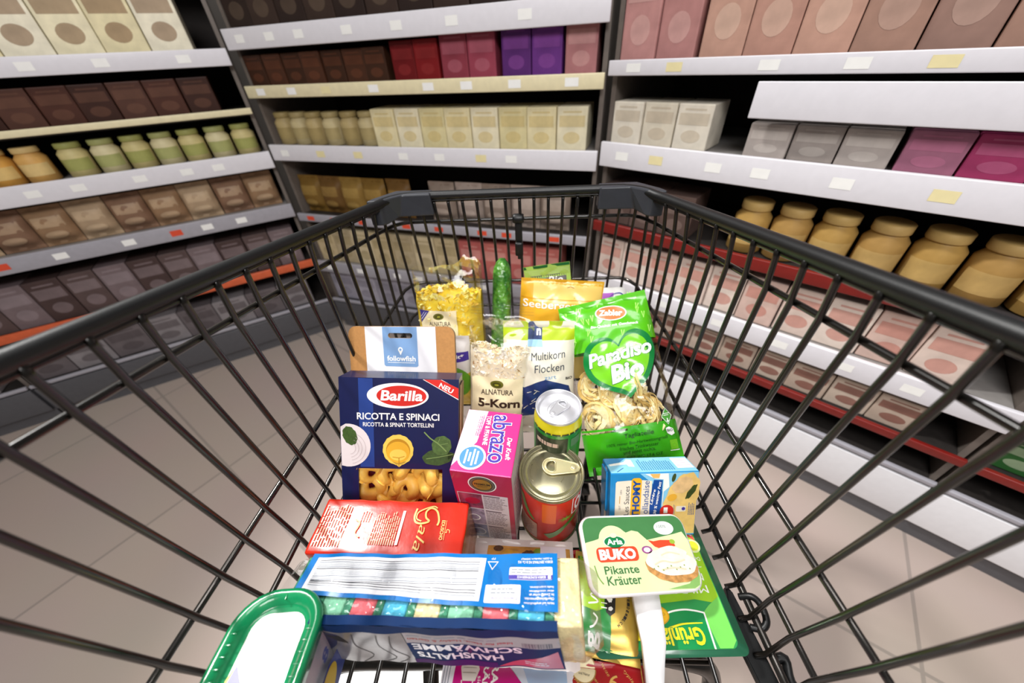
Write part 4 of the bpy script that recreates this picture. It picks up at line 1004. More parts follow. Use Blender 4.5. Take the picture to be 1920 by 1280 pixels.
def filling(name, label, cat, t, f, W_, H_, fill, m, mats, n, size, seed, kindlabel=None):
    mb = MB(); rnd = random.Random(seed); ph = [rnd.uniform(0, 6) for _ in range(4)]
    def lim(x): return fill + .004 * math.sin(x * 60 + ph[0]) + .003 * math.sin(x * 140 + ph[1])
    def pt(u, v, s):
        x = (u - .5) * W_ * .95; z = .004 + v * (lim(x) - .004); p = f(x, z); y = min(0, p.y + .0022)
        y *= min(1, (1 - v) * 9 + .35) if v > .9 else 1
        return Vector((x, s * y, z))
    mb.grid(lambda u, v: pt(u, v, 1), 22, 26, m); mb.grid(lambda u, v: pt(1 - u, v, -1), 22, 26, m)
    mb.grid(lambda u, v: pt(u, 1, 1 - 2 * v), 22, 3, m)
    flakes(mb, f, n, W_, .03, fill - .002, size, mats, seed)
    # loose flakes along the surface of the fill
    for i in range(n // 7):
        x = rnd.uniform(-.44, .44) * W_; z = lim(x); y = rnd.uniform(-.5, .5) * abs(f(x, z).y)
        s = size * rnd.uniform(.6, 1.2); q = Euler((rnd.gauss(0, .5), rnd.gauss(0, .5), rnd.uniform(0, 6))).to_matrix(); k = 7; p = Vector((x, y, z))
        vs = [p] + [p + q @ Vector((s * math.cos(2 * PI * j / k), s * .8 * math.sin(2 * PI * j / k), s * .2 * math.cos(4 * PI * j / k))) for j in range(k)]
        mb.add(vs, [(0, 1 + j, 1 + (j + 1) % k) for j in range(k)], rnd.choice(mats), True)
    o = mb.build(name); o.matrix_world = Mof(t)
    return tag(o, label, cat, kind='stuff')

# ---- green pasta bag
lime = mat('bag_lime', '4fae0a', 0.25, coat=.5, noise=.08, nscale=30); limed = mat('bag_lime_dark', '3aa414', 0.25, coat=.5, noise=.1, nscale=25); hgreen = mat('heart_green', '067834', 0.28, coat=.5); wheat = mat('wheat_print', 'a6e46a', 0.3)
orange = mat('oval_orange', 'e4733c', 0.35); dgreen = mat('text_dark_green', '0c3a0c', .4); limel = mat('heart_lime', '72c41e', .25, coat=.5, noise=.04)
W_, H_, T_ = .1345, .2600, .046
t = G('pasta_bag', 'bright green see-through pasta bag with a large heart, leaning at the right', 'bag', (.1695, .2896, -.476), (-48.124, -15.564, -2.383))
f = pillow(W_, H_, T_, 11, .0011, .010, 3.0)
mb = MB()
def reg(u, v):
    x = (u - .5) * W_; z = v * H_
    if z > .1805 + .05 * max(0, x - .02): return lime
    if z < .0625 + .02 * x: return limed
    return clear
bag_film(f, W_, H_, reg, 30, 52, mb=mb, back=lambda u, v: reg(1 - u, v))
P = Print(mb, on_surface(f), .006)
P.rect(-W_ / 2 + .001, .0630, W_ / 2 - .001, .0660, limed, 1)
rnd = random.Random(3)
for i in range(26):
    x = rnd.uniform(-.06, .06); z = rnd.uniform(.188, .252)
    if abs(x - .011) < .028 and .207 < z < .247: continue
    a = rnd.uniform(-.4, .4); L = .011
    for d in (-.18, .18): P.stroke([(x, z), (x + L * math.sin(a + d), z + L * math.cos(a + d))], [.0006, .0016], wheat, 2)
P.ell(.0112, .2335, .0232, .0128, white, 2, 40, -.19); P.ell(.0112, .2335, .0215, .0113, orange, 3, 40, -.19); P.text('Zabler', .0112, .2335, .0330, .0092, white, 4, rot=-11, bold=.04)
P.text('Bio-Qualität mit Geschmack', .0122, .2127, .0690, .0046, white, 3, rot=-5, bold=.02, shear=.2)
def heart(sc):
    base = [(.0121, .1823), (.0040, .1920), (-.0080, .1965), (-.0205, .1949), (-.0320, .1885), (-.0389, .1783), (-.0430, .1600), (-.0399, .1432), (-.0300, .1300), (-.0120, .1180), (.0040, .1110), (.0136, .1040), (.0240, .1130), (.0360, .1220), (.0465, .1340), (.0560, .1530), (.0600, .1720), (.0560, .1900), (.0434, .2003), (.0300, .2000), (.0200, .1930)]
    c = (.011, .156); return [(c[0] + (x - c[0]) * sc, c[1] + (y - c[1]) * sc) for x, y in base]
def sm(pts, keep=(0, 11)):
    q = []; n = len(pts)
    for i in range(n):
        p0, p1, p2, p3 = [Vector((*pts[(i + k) % n], 0)) for k in (-1, 0, 1, 2)]
        if i in keep: p0 = p1
        if (i + 1) % n in keep: p3 = p2
        for k in range(4):
            s_ = k / 4; v = 0.5 * ((2 * p1) + (p2 - p0) * s_ + (2 * p0 - 5 * p1 + 4 * p2 - p3) * s_ ** 2 + (3 * p1 - p0 - 3 * p2 + p3) * s_ ** 3)
            q.append((v.x, v.y))
    return q
P.poly(sm(heart(1.0)), hgreen, 5); P.poly(sm(heart(.84)), limel, 6)
P.text('Paradiso', .0098, .1690, .0900, .0190, white, 8, rot=6, bold=.03, shear=.25, outline=(hgreen, .02)); P.text('Bio', .0150, .1425, .0450, .0230, white, 10, rot=8, bold=.04, shear=.25, outline=(hgreen, .02))
P.text('Tagliatelle', .0135, .0527, .0400, .0075, dgreen, 3, rot=2, bold=.01, shear=.2); P.text('100% reiner Bio-Hartweizengrieß', .0085, .0424, .0840, .0055, dgreen, 3, rot=2, shear=.2)
P.text('frisches Trinkwasser', .0105, .0362, .0535, .0052, dgreen, 3, rot=2, shear=.2); P.text('und sonst nichts.', .0098, .0300, .0440, .0050, dgreen, 3, rot=2, shear=.2); P.text('500g   NET WT 17.6 OZ', .0070, .0210, .0670, .0050, dgreen, 3, rot=2)
P.poly([(.0545, .0835), (.0615, .0720), (.0545, .0600), (.0470, .0715)], mat('seal_green', '4e9a3a', .4), 6); P.stroke([(.0545, .0828), (.0609, .0720), (.0545, .0607), (.0477, .0715)], .0007, white, 7, closed=True); P.stroke([(.0545, .0690), (.0545, .0640)], .0012, white, 8); P.poly([(.0525, .0655), (.0565, .0655), (.0545, .0630)], white, 8); P.lines(.0505, .0720, .0585, .0770, 2, white, 8, .35, seed=1)
P.poly([(.0500, .0560), (.0545, .0575), (.0595, .0540), (.0605, .0470), (.0560, .0450), (.0510, .0490)], white, 4); P.text('BIO', .0550, .0525, .0070, .0034, dgreen, 5, bold=.02)
P.rect(.0520, .0260, .0620, .0390, mat('eu_leaf', '6cb41e', .4), 4); P.ring(.0570, .0325, .0022, .0032, limel, 5, 12); P.rect(.0510, .0240, .0630, .0250, white, 4)
mb.build('bag', t)
tag_m = [mat('noodle_a', 'f8e09c', .45, noise=.08, nscale=90, sss=.1), mat('noodle_b', 'f2d080', .45, noise=.08, nscale=90, sss=.1), mat('noodle_c', 'fbeab8', .45, noise=.06, nscale=90, sss=.1)]
def nest_mesh(seed):
    rnd = random.Random(seed); mb = MB()
    for k in range(30):
        a0 = rnd.uniform(0, 6.28); R0 = rnd.uniform(.012, .0265); e = rnd.uniform(.65, 1); off = Vector((rnd.gauss(0, .003), rnd.gauss(0, .003), rnd.uniform(-.010, .010)))
        tilt = Euler((rnd.gauss(0, .22), rnd.gauss(0, .22), rnd.uniform(0, 6.28))).to_matrix(); span = rnd.uniform(3.2, 6.0); wd = .0034; n = 22; vs = []; m = rnd.choice(tag_m); ph = rnd.uniform(0, 6)
        face = rnd.uniform(.2, 1.2)
        for i in range(n + 1):
            a = a0 + span * i / n; rr_ = R0 * (1 + .10 * math.sin(2 * a + ph)); c = tilt @ Vector((rr_ * math.cos(a), rr_ * e * math.sin(a), .004 * math.sin(3 * a + ph))) + off
            d = tilt @ Vector((math.cos(a) * math.cos(face), math.sin(a) * math.cos(face), math.sin(face))); u_ = tilt @ Vector((-math.cos(a) * math.sin(face), -math.sin(a) * math.sin(face), math.cos(face)))
            for q in (d * wd + u_ * .0005, d * -wd + u_ * .0005, d * -wd - u_ * .0005, d * wd - u_ * .0005): vs.append(c + q)
        fs = []
        for i in range(n):
            for q in range(4): l = (q + 1) % 4; fs.append((4 * i + q, 4 * i + l, 4 * i + 4 + l, 4 * i + 4 + q))
        fs += [(3, 2, 1, 0), (4 * n, 4 * n + 1, 4 * n + 2, 4 * n + 3)]
        mb.add(vs, fs, m, False)
    o = mb.build('tagliatelle_nest'); me = o.data; bpy.data.objects.remove(o); return me
nm = [nest_mesh(21), nest_mesh(22)]; Mt = Mof(t)
for i, (x, z, lab) in enumerate(((-.036, .128, 'tagliatelle nest in the green pasta bag, upper left below the heart'), (.030, .118, 'tagliatelle nest in the green pasta bag, upper right below the heart'), (-.044, .080, 'tagliatelle nest in the green pasta bag, at the lower left edge'), (.004, .084, 'tagliatelle nest in the green pasta bag, lower middle'), (.038, .080, 'tagliatelle nest in the green pasta bag, at the lower right edge'), (-.006, .112, 'tagliatelle nest in the green pasta bag, just under the tip of the heart'))):
    o = bpy.data.objects.new('tagliatelle_nest', nm[i % 2]); COL.objects.link(o)
    o.matrix_world = Mt @ Matrix.Translation((x * .92, -.0005, z)) @ Euler((R(88), .1 * i, i * 1.3)).to_matrix().to_4x4() @ Matrix.Diagonal((.95, .95, .62, 1)); tag(o, lab, 'pasta', 'nests in the green pasta bag')

# ---- five-grain flakes
cream = mat('bag_label_cream', 'f8eac0', 0.5, noise=.05, nscale=60); olive = mat('logo_olive', '6a6a1c', .45); oliv2 = mat('logo_olive_light', 'a8a832', .45); brn = mat('text_brown', '3a2418', .5)
def grower_logo(P, cu, cv, s, lvl):
    P.ell(cu, cv, .0105 * s, .0070 * s, olive, lvl, 28); P.ell(cu, cv - .0004 * s, .0070 * s, .0042 * s, mat('logo_olive_dark', '4a4a14', .45), lvl + 1, 24); P.ell(cu, cv - .0006 * s, .0035 * s, .0018 * s, oliv2, lvl + 2, 16)
W_, H_, T_ = .0975, .2130, .048
t = G('oat_flake_bag', 'clear bag of pale five-grain flakes with a cream label, behind the pink and white box', 'bag', (-.0315, .366, -.482), (-22, 2.3, -3))
f = pillow(W_, H_, T_, 4, .0010, .010, 3.2, top_seal=.022)
fl_m = [mat('flake_a', 'f6e8cc', .6, noise=.1), mat('flake_b', 'ecd4a8', .6, noise=.12), mat('flake_c', 'fdf6ea', .6, noise=.06), mat('flake_d', 'c89a62', .6, noise=.15), mat('flake_e', '6a4a2c', .6)]
mb = bag_film(f, W_, H_, clear, top=lambda x: H_ + .0015 * math.sin(x * 190) + .03 * max(0, x) ** 1)
seal = film('seal_band', (.95, .93, .90), .12, .15, .2)
P = Print(mb, on_surface(f), .006)
for k in range(4): P.rect(-W_ / 2 + .002, H_ - .018 + .0045 * k, W_ / 2 - .002, H_ - .0165 + .0045 * k, seal, 2)
mb.build('bag', t)
mb = MB(); P = Print(mb, on_surface(f), .006); P.poly([(-.0420, .001), (.0350, .001), (.0350, .1020), (-.0340, .1050), (-.0420, .1000)], cream, 5); grower_logo(P, -.0035, .0935, .95, 6)
P.text('ALNATURA', -.0030, .0805, .0480, .0085, brn, 6, bold=.015); P.text('5-Korn', .0000, .0620, .0620, .0130, brn, 6, bold=.04)
mb.build('label', t)
filling('oat_flakes', 'pale oat and grain flakes inside the clear bag with cream label', 'flakes', t, f, W_, H_, .146, fl_m[0], [fl_m[0]] * 5 + [fl_m[2]] * 7 + [fl_m[1]] * 3 + [fl_m[3]], 1100, .0052, 6)

# ---- corn flakes
W_, H_, T_ = .1180, .2450, .062
t = G('corn_flake_bag', 'clear bag of yellow corn flakes with crumpled top at the far left', 'bag', (-.118, .492, -.482), (-12, 0, -2))
f = pillow(W_, H_, T_, 9, .0016, .010, 3.2, top_seal=.012)
cm = [mat('corn_a', 'ffd83c', .55, noise=.12), mat('corn_b', 'ffee88', .55, noise=.1), mat('corn_c', 'fac828', .55, noise=.12), mat('corn_d', 'fef2b0', .5)]
def ctop(x):
    return .205 + .034 * math.exp(-((x - .040) / .020) ** 2) + .010 * math.exp(-((x + .052) / .016) ** 2) + .010 * math.exp(-((x + .004) / .030) ** 2)
mb = bag_film(f, W_, H_, clear, top=ctop); mb.build('bag', t)
mb = MB(); P = Print(mb, on_surface(f), .006); P.rect(-.0470, .03, .0165, .1500, cream, 5); P.poly([(-.0470, .1260), (-.0280, .1500), (-.0470, .1500)], mat('label_violet', '3a3488', .45), 6); P.stroke([(-.0455, .132), (-.0335, .147)], .0007, white, 7); P.stroke([(-.0458, .137), (-.0375, .1475)], .0005, white, 7)
grower_logo(P, -.0145, .1390, .85, 6); P.text('ALNATURA', -.0135, .1265, .0360, .0072, brn, 6, bold=.01); P.text('Corn', -.0120, .1080, .0420, .0130, brn, 6); P.text('Flakes', -.0120, .0880, .0480, .0130, brn, 6)
mb.build('label', t)
filling('corn_flakes', 'yellow corn flakes inside the clear bag at the far left end of the basket', 'flakes', t, f, W_, H_, .178, cm[0], [cm[0]] * 3 + [cm[1]] * 4 + [cm[2]] + [cm[3]], 800, .0068, 8)

# ---- white multigrain bag
W_, H_, T_ = .108, .182, .045
t = G('multigrain_bag', 'white bag with navy landscape print between flake bag and green pasta bag', 'bag', (.0320, .362, -.480), (-26, -2, -5))
f = pillow(W_, H_, T_, 15, .0010, .010, 3.0)
ivory = mat('bag_ivory', 'f2ecd8', 0.3, coat=.3, noise=.05, nscale=25); yg = mat('bag_yellow_green', 'b4cc1e', 0.28, coat=.3, noise=.2, nscale=25); nv = mat('bag_navy', '1e3468', 0.35, noise=.25, nscale=90)
mb = bag_film(f, W_, H_, lambda u, v: yg if v > .85 else ivory, 24, 40, back=ivory)
P = Print(mb, on_surface(f), .006)
P.rect(-.0150, .1560, .0060, .1815, nv, 3); P.text('n', .0010, .1660, .0055, .0075, white, 5, bold=.04); P.poly([(-.0150, .1460), (.0075, .1460), (.0060, .1560), (-.0150, .1560)], mat('bag_sky', '9ccbe8', .4), 3)
P.text('Multikorn', .0150, .1335, .0500, .0115, mat('text_dusk', '34404e', .5), 3, rot=6, shear=.15); P.text('Flocken', .0170, .1150, .0440, .0120, mat('text_dusk', '34404e'), 3, rot=6, shear=.15); P.text('zart', .0190, .1000, .0170, .0050, mat('text_skyblue', '5a94c8', .5), 3, rot=5)
P.text('BIO', .0460, .0980, .0090, .0040, black, 3, bold=.03)
P.poly([(-.052, .082), (-.035, .087), (-.020, .084), (-.004, .091), (.012, .097), (.030, .092), (.046, .086), (.050, .072), (.030, .062), (.010, .052), (-.006, .040), (-.024, .036), (-.052, .030)], nv, 3)
rnd = random.Random(2)
for i in range(34):
    x = rnd.uniform(-.048, .036); z = rnd.uniform(.042, .080); P.stroke([(x, z), (x + rnd.uniform(.003, .010), z + rnd.uniform(-.004, .006))], [.0010, .0004], ivory, 4)
for i in range(16):
    x = rnd.uniform(-.05, .04); z = rnd.uniform(.02, .04); P.stroke([(x, z), (x + .008, z + .003)], .0005, nv, 4)
mb.build('bag', t)

# ---- orange pouch, green pouch, violet pack
W_, H_, T_ = .143, .180, .05
t = G('dried_fruit_pouch', 'orange yellow stand-up pouch beside the cucumber at the front of the basket', 'pouch', (.0640, .505, -.482), (-15, 4.6, -1))
f = pillow(W_, H_, T_, 31, .0008, .006, 3.4, bottom_fill=.8)
ora = mat('pouch_amber', 'f4b62c', 0.3, coat=.3, noise=.04); oray = mat('pouch_yellow', 'f8d870', 0.3, coat=.3, noise=.05)
mb = bag_film(f, W_, H_, lambda u, v: ora if v > .52 else oray, 24, 36)
P = Print(mb, on_surface(f), .006); P.rect(-.050, H_ - .036, W_ / 2 - .003, H_ - .003, mat('pouch_pale', 'fad470', .3, coat=.3), 1); P.rect(-W_ / 2 + .002, H_ - .032, W_ / 2 - .002, H_ - .0305, mat('pouch_zip', 'e09a20', .3), 2)  # pale panel leaves an amber left strip, the cucumber's shadow put into colour
P.text('Seeberger', -.0210, .1380, .0900, .0165, white, 3, bold=.01); P.poly([(-.060, .085), (-.02, .090), (.03, .100), (.066, .112), (.066, .100), (.03, .088), (-.02, .078), (-.060, .074)], white, 2)
P.ell(-.030, .060, .020, .018, mat('pouch_fruit', 'd88a4a', .45, noise=.2, nscale=90), 3, 28, .3, .04); P.stroke([(.008, H_ - .0125), (.014, H_ - .0105), (.020, H_ - .0125)], .0008, mat('pouch_notch', 'a86a10', .4), 3)
mb.build('pouch', t)
W_, H_, T_ = .0815, .192, .03
t = G('green_pouch', 'light green pouch with dark green top edge standing behind the orange pouch', 'pouch', (.0750, .560, -.482), (-5, -7.4, -1))
f = pillow(W_, H_, T_, 33, .0006, .022, 3.0)
lg = mat('pouch_light_green', 'b6dc6a', 0.3, coat=.3, noise=.12, nscale=40); dgp = mat('pouch_dark_green', '1c6a34', .35)
mb = bag_film(f, W_, H_, lg, 16, 30); P = Print(mb, on_surface(f), .006); P.rect(-W_ / 2 + .0005, H_ - .0055, W_ / 2 - .0005, H_ - .0003, dgp, 2)
for k in range(6): P.rect(-W_ / 2 + .002, H_ - .0095 - .0024 * k, W_ / 2 - .002, H_ - .0088 - .0024 * k, mat('pouch_seal', 'd6ecae', .3), 2)
P.rect(-.0300, .09, .0330, H_ - .019, mat('pouch_grey', '5a5a56', .4, noise=.05), 2); P.poly([(-.028, H_ - .023), (-.012, H_ - .0200), (-.002, H_ - .022), (-.004, H_ - .032), (-.02, H_ - .034)], mat('pouch_leaf', '2c8a4a', .4), 3); P.text('Bio', .0130, H_ - .0290, .0260, .0120, white, 4, bold=.01, shear=.25)
mb.build('pouch', t)
W_, H_, T_ = .066, .143, .03
t = G('violet_packet', 'small white and violet packet with blue flourish, half hidden behind the green pasta bag', 'packet', (.1660, .555, -.482), (-8, 1, 4))
f = pillow(W_, H_, T_, 35, .0004, .004, 4.0)
vio = mat('packet_violet', 'b45ac8', .35, coat=.3, noise=.06); ind = mat('packet_indigo', '2a3a9c', .35)
mb = bag_film(f, W_, H_, white, 16, 24, top=lambda x: H_ - .010 * (abs(x) / .033) ** 6); P = Print(mb, on_surface(f), .006); P.rect(-.030, .08, .006, H_ - .009, vio, 2)
P.ring(.010, .120, .0055, .0085, ind, 4, 20, .6); P.ring(.020, .117, .004, .0068, ind, 4, 20, .6); P.stroke([(-.006, .122), (.004, .131), (.018, .133), (.027, .126)], [.0006, .0024], ind, 4, smooth=5); P.stroke([(.000, .114), (.008, .108), (.020, .107)], .0016, cream, 4, smooth=4)
mb.build('packet', t)
W_, H_, T_ = .074, .140, .034
t = G('puree_pouch', 'white pouch with dark blue band and green fruit print, behind the brown card package', 'pouch', (-.1130, .425, -.482), (-8, 0, -2))
f = pillow(W_, H_, T_, 37, .0006, .008, 3.0)
mb = bag_film(f, W_, H_, lambda u, v: mat('pouch_white', 'f4f2f0', .35, coat=.3, noise=.03) if v > .55 else mat('pouch_sun', 'f2d048', .35, coat=.3, noise=.05), 16, 28); P = Print(mb, on_surface(f), .006)
P.rect(-.034, .1000, .034, .1150, nb, 2); P.text('ungesüßt*', .002, .1075, .050, .0080, white, 3, bold=.02); P.ell(.012, .062, .022, .030, mat('fruit_green', '6cb02c', .4, noise=.2, nscale=60), 2, 30, .3); P.ell(-.020, .050, .014, .020, mat('fruit_green2', '4c8a24', .4, noise=.2, nscale=60), 3, 26, -.2)
mb.build('pouch', t)

# ---- cucumber
cu = bpy.data.materials.new('cucumber_skin'); cu.use_nodes = True; nt = cu.node_tree; b = nt.nodes['Principled BSDF']; b.inputs['Roughness'].default_value = .28; b.inputs['Coat Weight'].default_value = .4
tc = nt.nodes.new('ShaderNodeTexCoord'); n1 = nt.nodes.new('ShaderNodeTexNoise'); n1.inputs['Scale'].default_value = 90; mp = nt.nodes.new('ShaderNodeMapping'); mp.inputs['Scale'].default_value = (1, 1, .25)
rp_ = nt.nodes.new('ShaderNodeValToRGB'); rp_.color_ramp.elements[0].position = .35; rp_.color_ramp.elements[0].color = (*lin('2a6a1e'), 1); rp_.color_ramp.elements[1].position = .7; rp_.color_ramp.elements[1].color = (*lin('6aa83c'), 1)
bp = nt.nodes.new('ShaderNodeBump'); bp.inputs['Strength'].default_value = .6; bp.inputs['Distance'].default_value = .004; n2 = nt.nodes.new('ShaderNodeTexVoronoi'); n2.inputs['Scale'].default_value = 150
nt.links.new(tc.outputs['Object'], mp.inputs[0]); nt.links.new(mp.outputs[0], n1.inputs[0]); nt.links.new(n1.outputs[0], rp_.inputs[0]); nt.links.new(rp_.outputs[0], b.inputs[0]); nt.links.new(tc.outputs['Object'], n2.inputs[0]); nt.links.new(n2.outputs[0], bp.inputs['Height']); nt.links.new(bp.outputs[0], b.inputs['Normal'])
mb = MB(); a, b_ = Vector(zz((-.0400, .452, -.464))), Vector(zz((-.0258, .578, -.278))); d = (b_ - a)
pts = []; rr = []
for k in range(30):
    s_ = k / 29; pts.append(a + d * s_ + Vector((.002, .006, -.004)) * math.sin(PI * s_))
    e = min(1, s_ * 9 + .02, (1 - s_) * 8 + .0) if 0 < s_ < 1 else 0.05
    rr.append(max(.0012, .0168 * math.sqrt(max(0.0, 1 - (1 - min(1, e)) ** 2)) * (.93 + .07 * math.sin(PI * s_))))
mb.tube(pts, rr, cu, 24); tag(mb.build('cucumber'), 'green cucumber leaning upright against the wire front of the basket', 'cucumber')

# ---- sponges in their wrapper
SP = ((-.065, .097, -.422), (-8.713, -6.403, -1.862))
t = G('sponge_wrapper', 'clear wrapper of a sponge pack with blue label and large barcode, lying across the basket', 'wrapper', *SP)
W_, D_, H_ = .262, .054, .067
lbl = mat('label_blue', '0674c0', 0.22, coat=.5, noise=.04); lbd = mat('label_dark_blue', '062c5c', 0.6, spec=.15, noise=.08); lwh = mat('label_bright', 'f6f6fa', 0.22, coat=.5); bar = mat('barcode_grey', '3c4048', .4); bar2 = mat('barcode_light', '8e949e', .4)
mb = MB()
def wrap(u, v):
    a = 2 * PI * u; ca, sa = math.cos(a), math.sin(a); k = 5.0
    rr_ = (abs(ca) ** k + abs(sa) ** k) ** (-1 / k); x = (v - .5) * (W_ + .030)
    e = max(0, abs(x) - W_ / 2 + .004) / .02; q = 1 - .35 * min(1, e) ** 2
    rg = sum(am * math.exp(-((x - xi - .35 * ca * D_ / 2) / w_) ** 2) for xi, am, w_ in ((-.062, .0022, .002), (-.044, .0030, .0025), (-.036, .0016, .0015), (-.024, .0030, .003), (-.006, .0022, .002), (.012, .0018, .002), (.036, .0020, .002))) * max(0, .4 - ca) * max(0, sa) 
    cr_ = rg + .0010 * math.sin(x * 330 + 4 * ca) + .0008 * math.sin(a * 5 + x * 120)
    return (x, (rr_ * ca * (D_ / 2 + .0014) + cr_ * ca) * q, H_ / 2 + (rr_ * sa * (H_ / 2 + .0014) + cr_ * sa) * q)
mb.grid(wrap, 48, 260, clear2, closed_u=True)
mb.build('film', t)
mb = MB(); P = Print(mb, lambda u, v: (Vector((u, v, H_ + .0018 + .0009 * math.sin(u * 70 + 1) * math.sin(v * 50) + .0005 * math.sin(u * 190))), Vector((0, 0, 1))), .008)
sk = lambda u: -.0085 - .0095 * (u + .1233) / .236
P.poly([(-.1233, sk(-.1233)), (.1122, sk(.1122)), (.1127, .0268), (-.1233, .0268)], lbl, 0)
P.rect(-.0950, -.0306, .1115, -.0235, lbd, 0)
P.poly([(-.1170, sk(-.117) + .0035), (.0480, sk(.048) + .0035), (.0492, .0232), (-.1165, .0232)], lwh, 1)
rnd = random.Random(12); z = .0208
while z > .001:
    h = rnd.choice((.0005, .0007, .0010)); big = rnd.random() < .16; dz = sk(0)
    P.poly([(-.1130, z), (.0440, z - .0012), (.0440, z - .0012 - h * .8), (-.1130, z - h * .8)], bar if big or z > .0200 else bar2, 2); z -= h + rnd.choice((.0005, .0007, .0010))
for i in range(3): P.poly([(-.1130, .0030 - .0018 * i), (.0440, -.0035 - .0022 * i), (.0440, -.0042 - .0022 * i), (-.1130, .0024 - .0018 * i)], bar if i < 2 else bar2, 2)
tri = [(.0557 + .0052 * math.cos(R(a)), .0180 + .0042 * math.sin(R(a))) for a in (30, 150, 270)]; P.stroke(tri, .0013, lwh, 2, closed=True); P.text('PP', .0557, .0230, .0035, .0018, lwh, 2, rot=180)
P.text('EDEKA ZENTRALE AG & Co. KG', .0935, .0192, .0300, .0020, lwh, 2, rot=180, bold=.02); P.text('D-22291 Hamburg, 5259927', .0945, .0222, .0270, .0018, lwh, 2, rot=180, bold=.02)
P.rrect(.0713, .0049, .1083, .0150, .0012, lwh, 2); P.rect(.0713, .0052, .1083, .0086, nb, 3); P.text('EDEKA KUNDENSERVICE', .0905, .0069, .0240, .0019, lwh, 4, rot=180, bold=.02); P.rect(.1045, .0056, .1070, .0082, lwh, 4); P.lines(.073, .0095, .106, .0140, 2, bar2, 3, .4, seed=3)
P.rrect(.0521, -.0128, .0819, .0010, .0010, lwh, 2); P.text('Zusammensetzung', .0690, -.0092, .0220, .0022, nb, 3, rot=180); P.lines(.057, -.0066, .080, -.0010, 2, bar2, 3, .35, seed=6)
for i, s in enumerate(('Nicht auf empfindlichen', 'Oberflächen verwenden.', 'Im Zweifel vorher an', 'einer unauffälligen', 'Stelle ausprobieren.')): P.text(s, .0972 + (.002 if i > 1 else 0), -.0118 + .0029 * i, .0240 - (.004 if i > 1 else 0), .0019, lwh, 2, rot=180, bold=.02)
mb.build('top_label', t)
mb = MB(); P = Print(mb, lambda u, v: (Vector((u, -D_ / 2 - .0036 - .0006 * math.sin(u * 150) - .0004 * math.sin(u * 60 + v * 90), v)), Vector((0, -1, 0))), .008)
P.rect(-.0950, .0560, .1115, .0688, lbd, 0); P.rect(-.0950, .0005, -.0170, .0560, mat('label_silver', '8e8a8c', .22, .3, noise=.3, nscale=45), 0); P.poly([(-.094, .054), (-.075, .052), (-.084, .030), (-.090, .024), (-.094, .020)], mat('label_night', '1c2450', .35), 1); P.poly([(-.088, .048), (-.074, .050), (-.070, .036), (-.080, .040)], black, 2)
for xx in (-.062, -.040, -.028): P.stroke([(xx, .052), (xx - .004, .030), (xx + .006, .012), (xx - .006, .001)], .0012, mat('label_streak', '3a3638', .4), 1, smooth=4)  # dark wavy streaks drawn down the grey part
P.rect(-.0165, .0395, .1115, .0560, mat('label_shade_white', 'b4aeb0', .6, spec=.15), 0)  # front label's greyed white and deepened blue carry shade in their colour
P.poly([(-.0165, .0395), (.1115, .0395), (.1130, .0005), (-.0190, .0005)], lbd, 0)
x = .0815
rnd = random.Random(4)
while x < .1050: w = rnd.choice((.0004, .0007, .0011)); P.rect(x, .0405, x + w, .0475, bar, 1); x += w + rnd.choice((.0004, .0007))
P.text('Ideal für Haus, Hobby & Garten', .0300, .0465, .0880, .0040, mat('label_red_text', 'b0382c', .4), 1, rot=180, bold=.02); P.lines(-.014, .0500, .072, .0530, 1, bar2, 1, .5, seed=9)
P.text('SCHWÄMME', .0335, .0325, .0920, .0115, lwh, 1, rot=180, bold=.03); P.text('HAUSHALTS', .0250, .0190, .0740, .0095, lwh, 1, rot=180, bold=.03)
P.poly([(.0560, .0030), (.1090, .0335), (.1115, .0030)], mat('label_red', 'c0343c', .3, coat=.4), 1); P.lines(.080, .008, .104, .016, 2, lwh, 2, .4, seed=2); P.poly([(-.019, .0005), (.056, .0005), (.056, .010), (.02, .012), (-.0185, .008)], mat('label_purple', '4a1c62', .6, spec=.15), 1)
mb.build('front_label', t)
Msp = Mof(t); fo = {'yellow': mat('foam_yellow', 'f6e4ae', .85, noise=.1, nscale=300, bump=.5, bscale=500), 'blue': mat('foam_blue', '5cc6e6', .85, noise=.15, nscale=300, bump=.5, bscale=500), 'red': mat('foam_red', 'f4767e', .85, noise=.12, nscale=300, bump=.5, bscale=500), 'green': mat('foam_green', '94d8b4', .85, noise=.12, nscale=300, bump=.5, bscale=500)}
pad = mat('pad_green', '4a9474', .95, noise=.3, nscale=400, bump=.8, bscale=700)
order = ['yellow', 'blue', 'red', 'green', 'yellow', 'blue', 'red', 'green', 'yellow']; nth = ['rightmost', 'second from right', 'third from right', 'fourth from right', 'middle', 'fourth from left', 'third from left', 'second from left', 'leftmost']
for i, c in enumerate(order):
    o = thing('sponge', c + ' foam sponge with green scouring pad, ' + nth[i] + ' in the wrapped pack', 'sponge', group='sponges in the wrapped pack'); o.matrix_world = Msp @ Matrix.Translation((.1303 - .0288 * i - .0144, 0, .001))
    mb = MB(); mb.box((.0036, 0, .0320), (.0212, .0515, .0640), fo[c], .0016); mb.build('foam', o); mb = MB(); mb.box((-.0107, 0, .0320), (.0070, .0515, .0640), pad, .001); mb.build('scouring_pad', o)

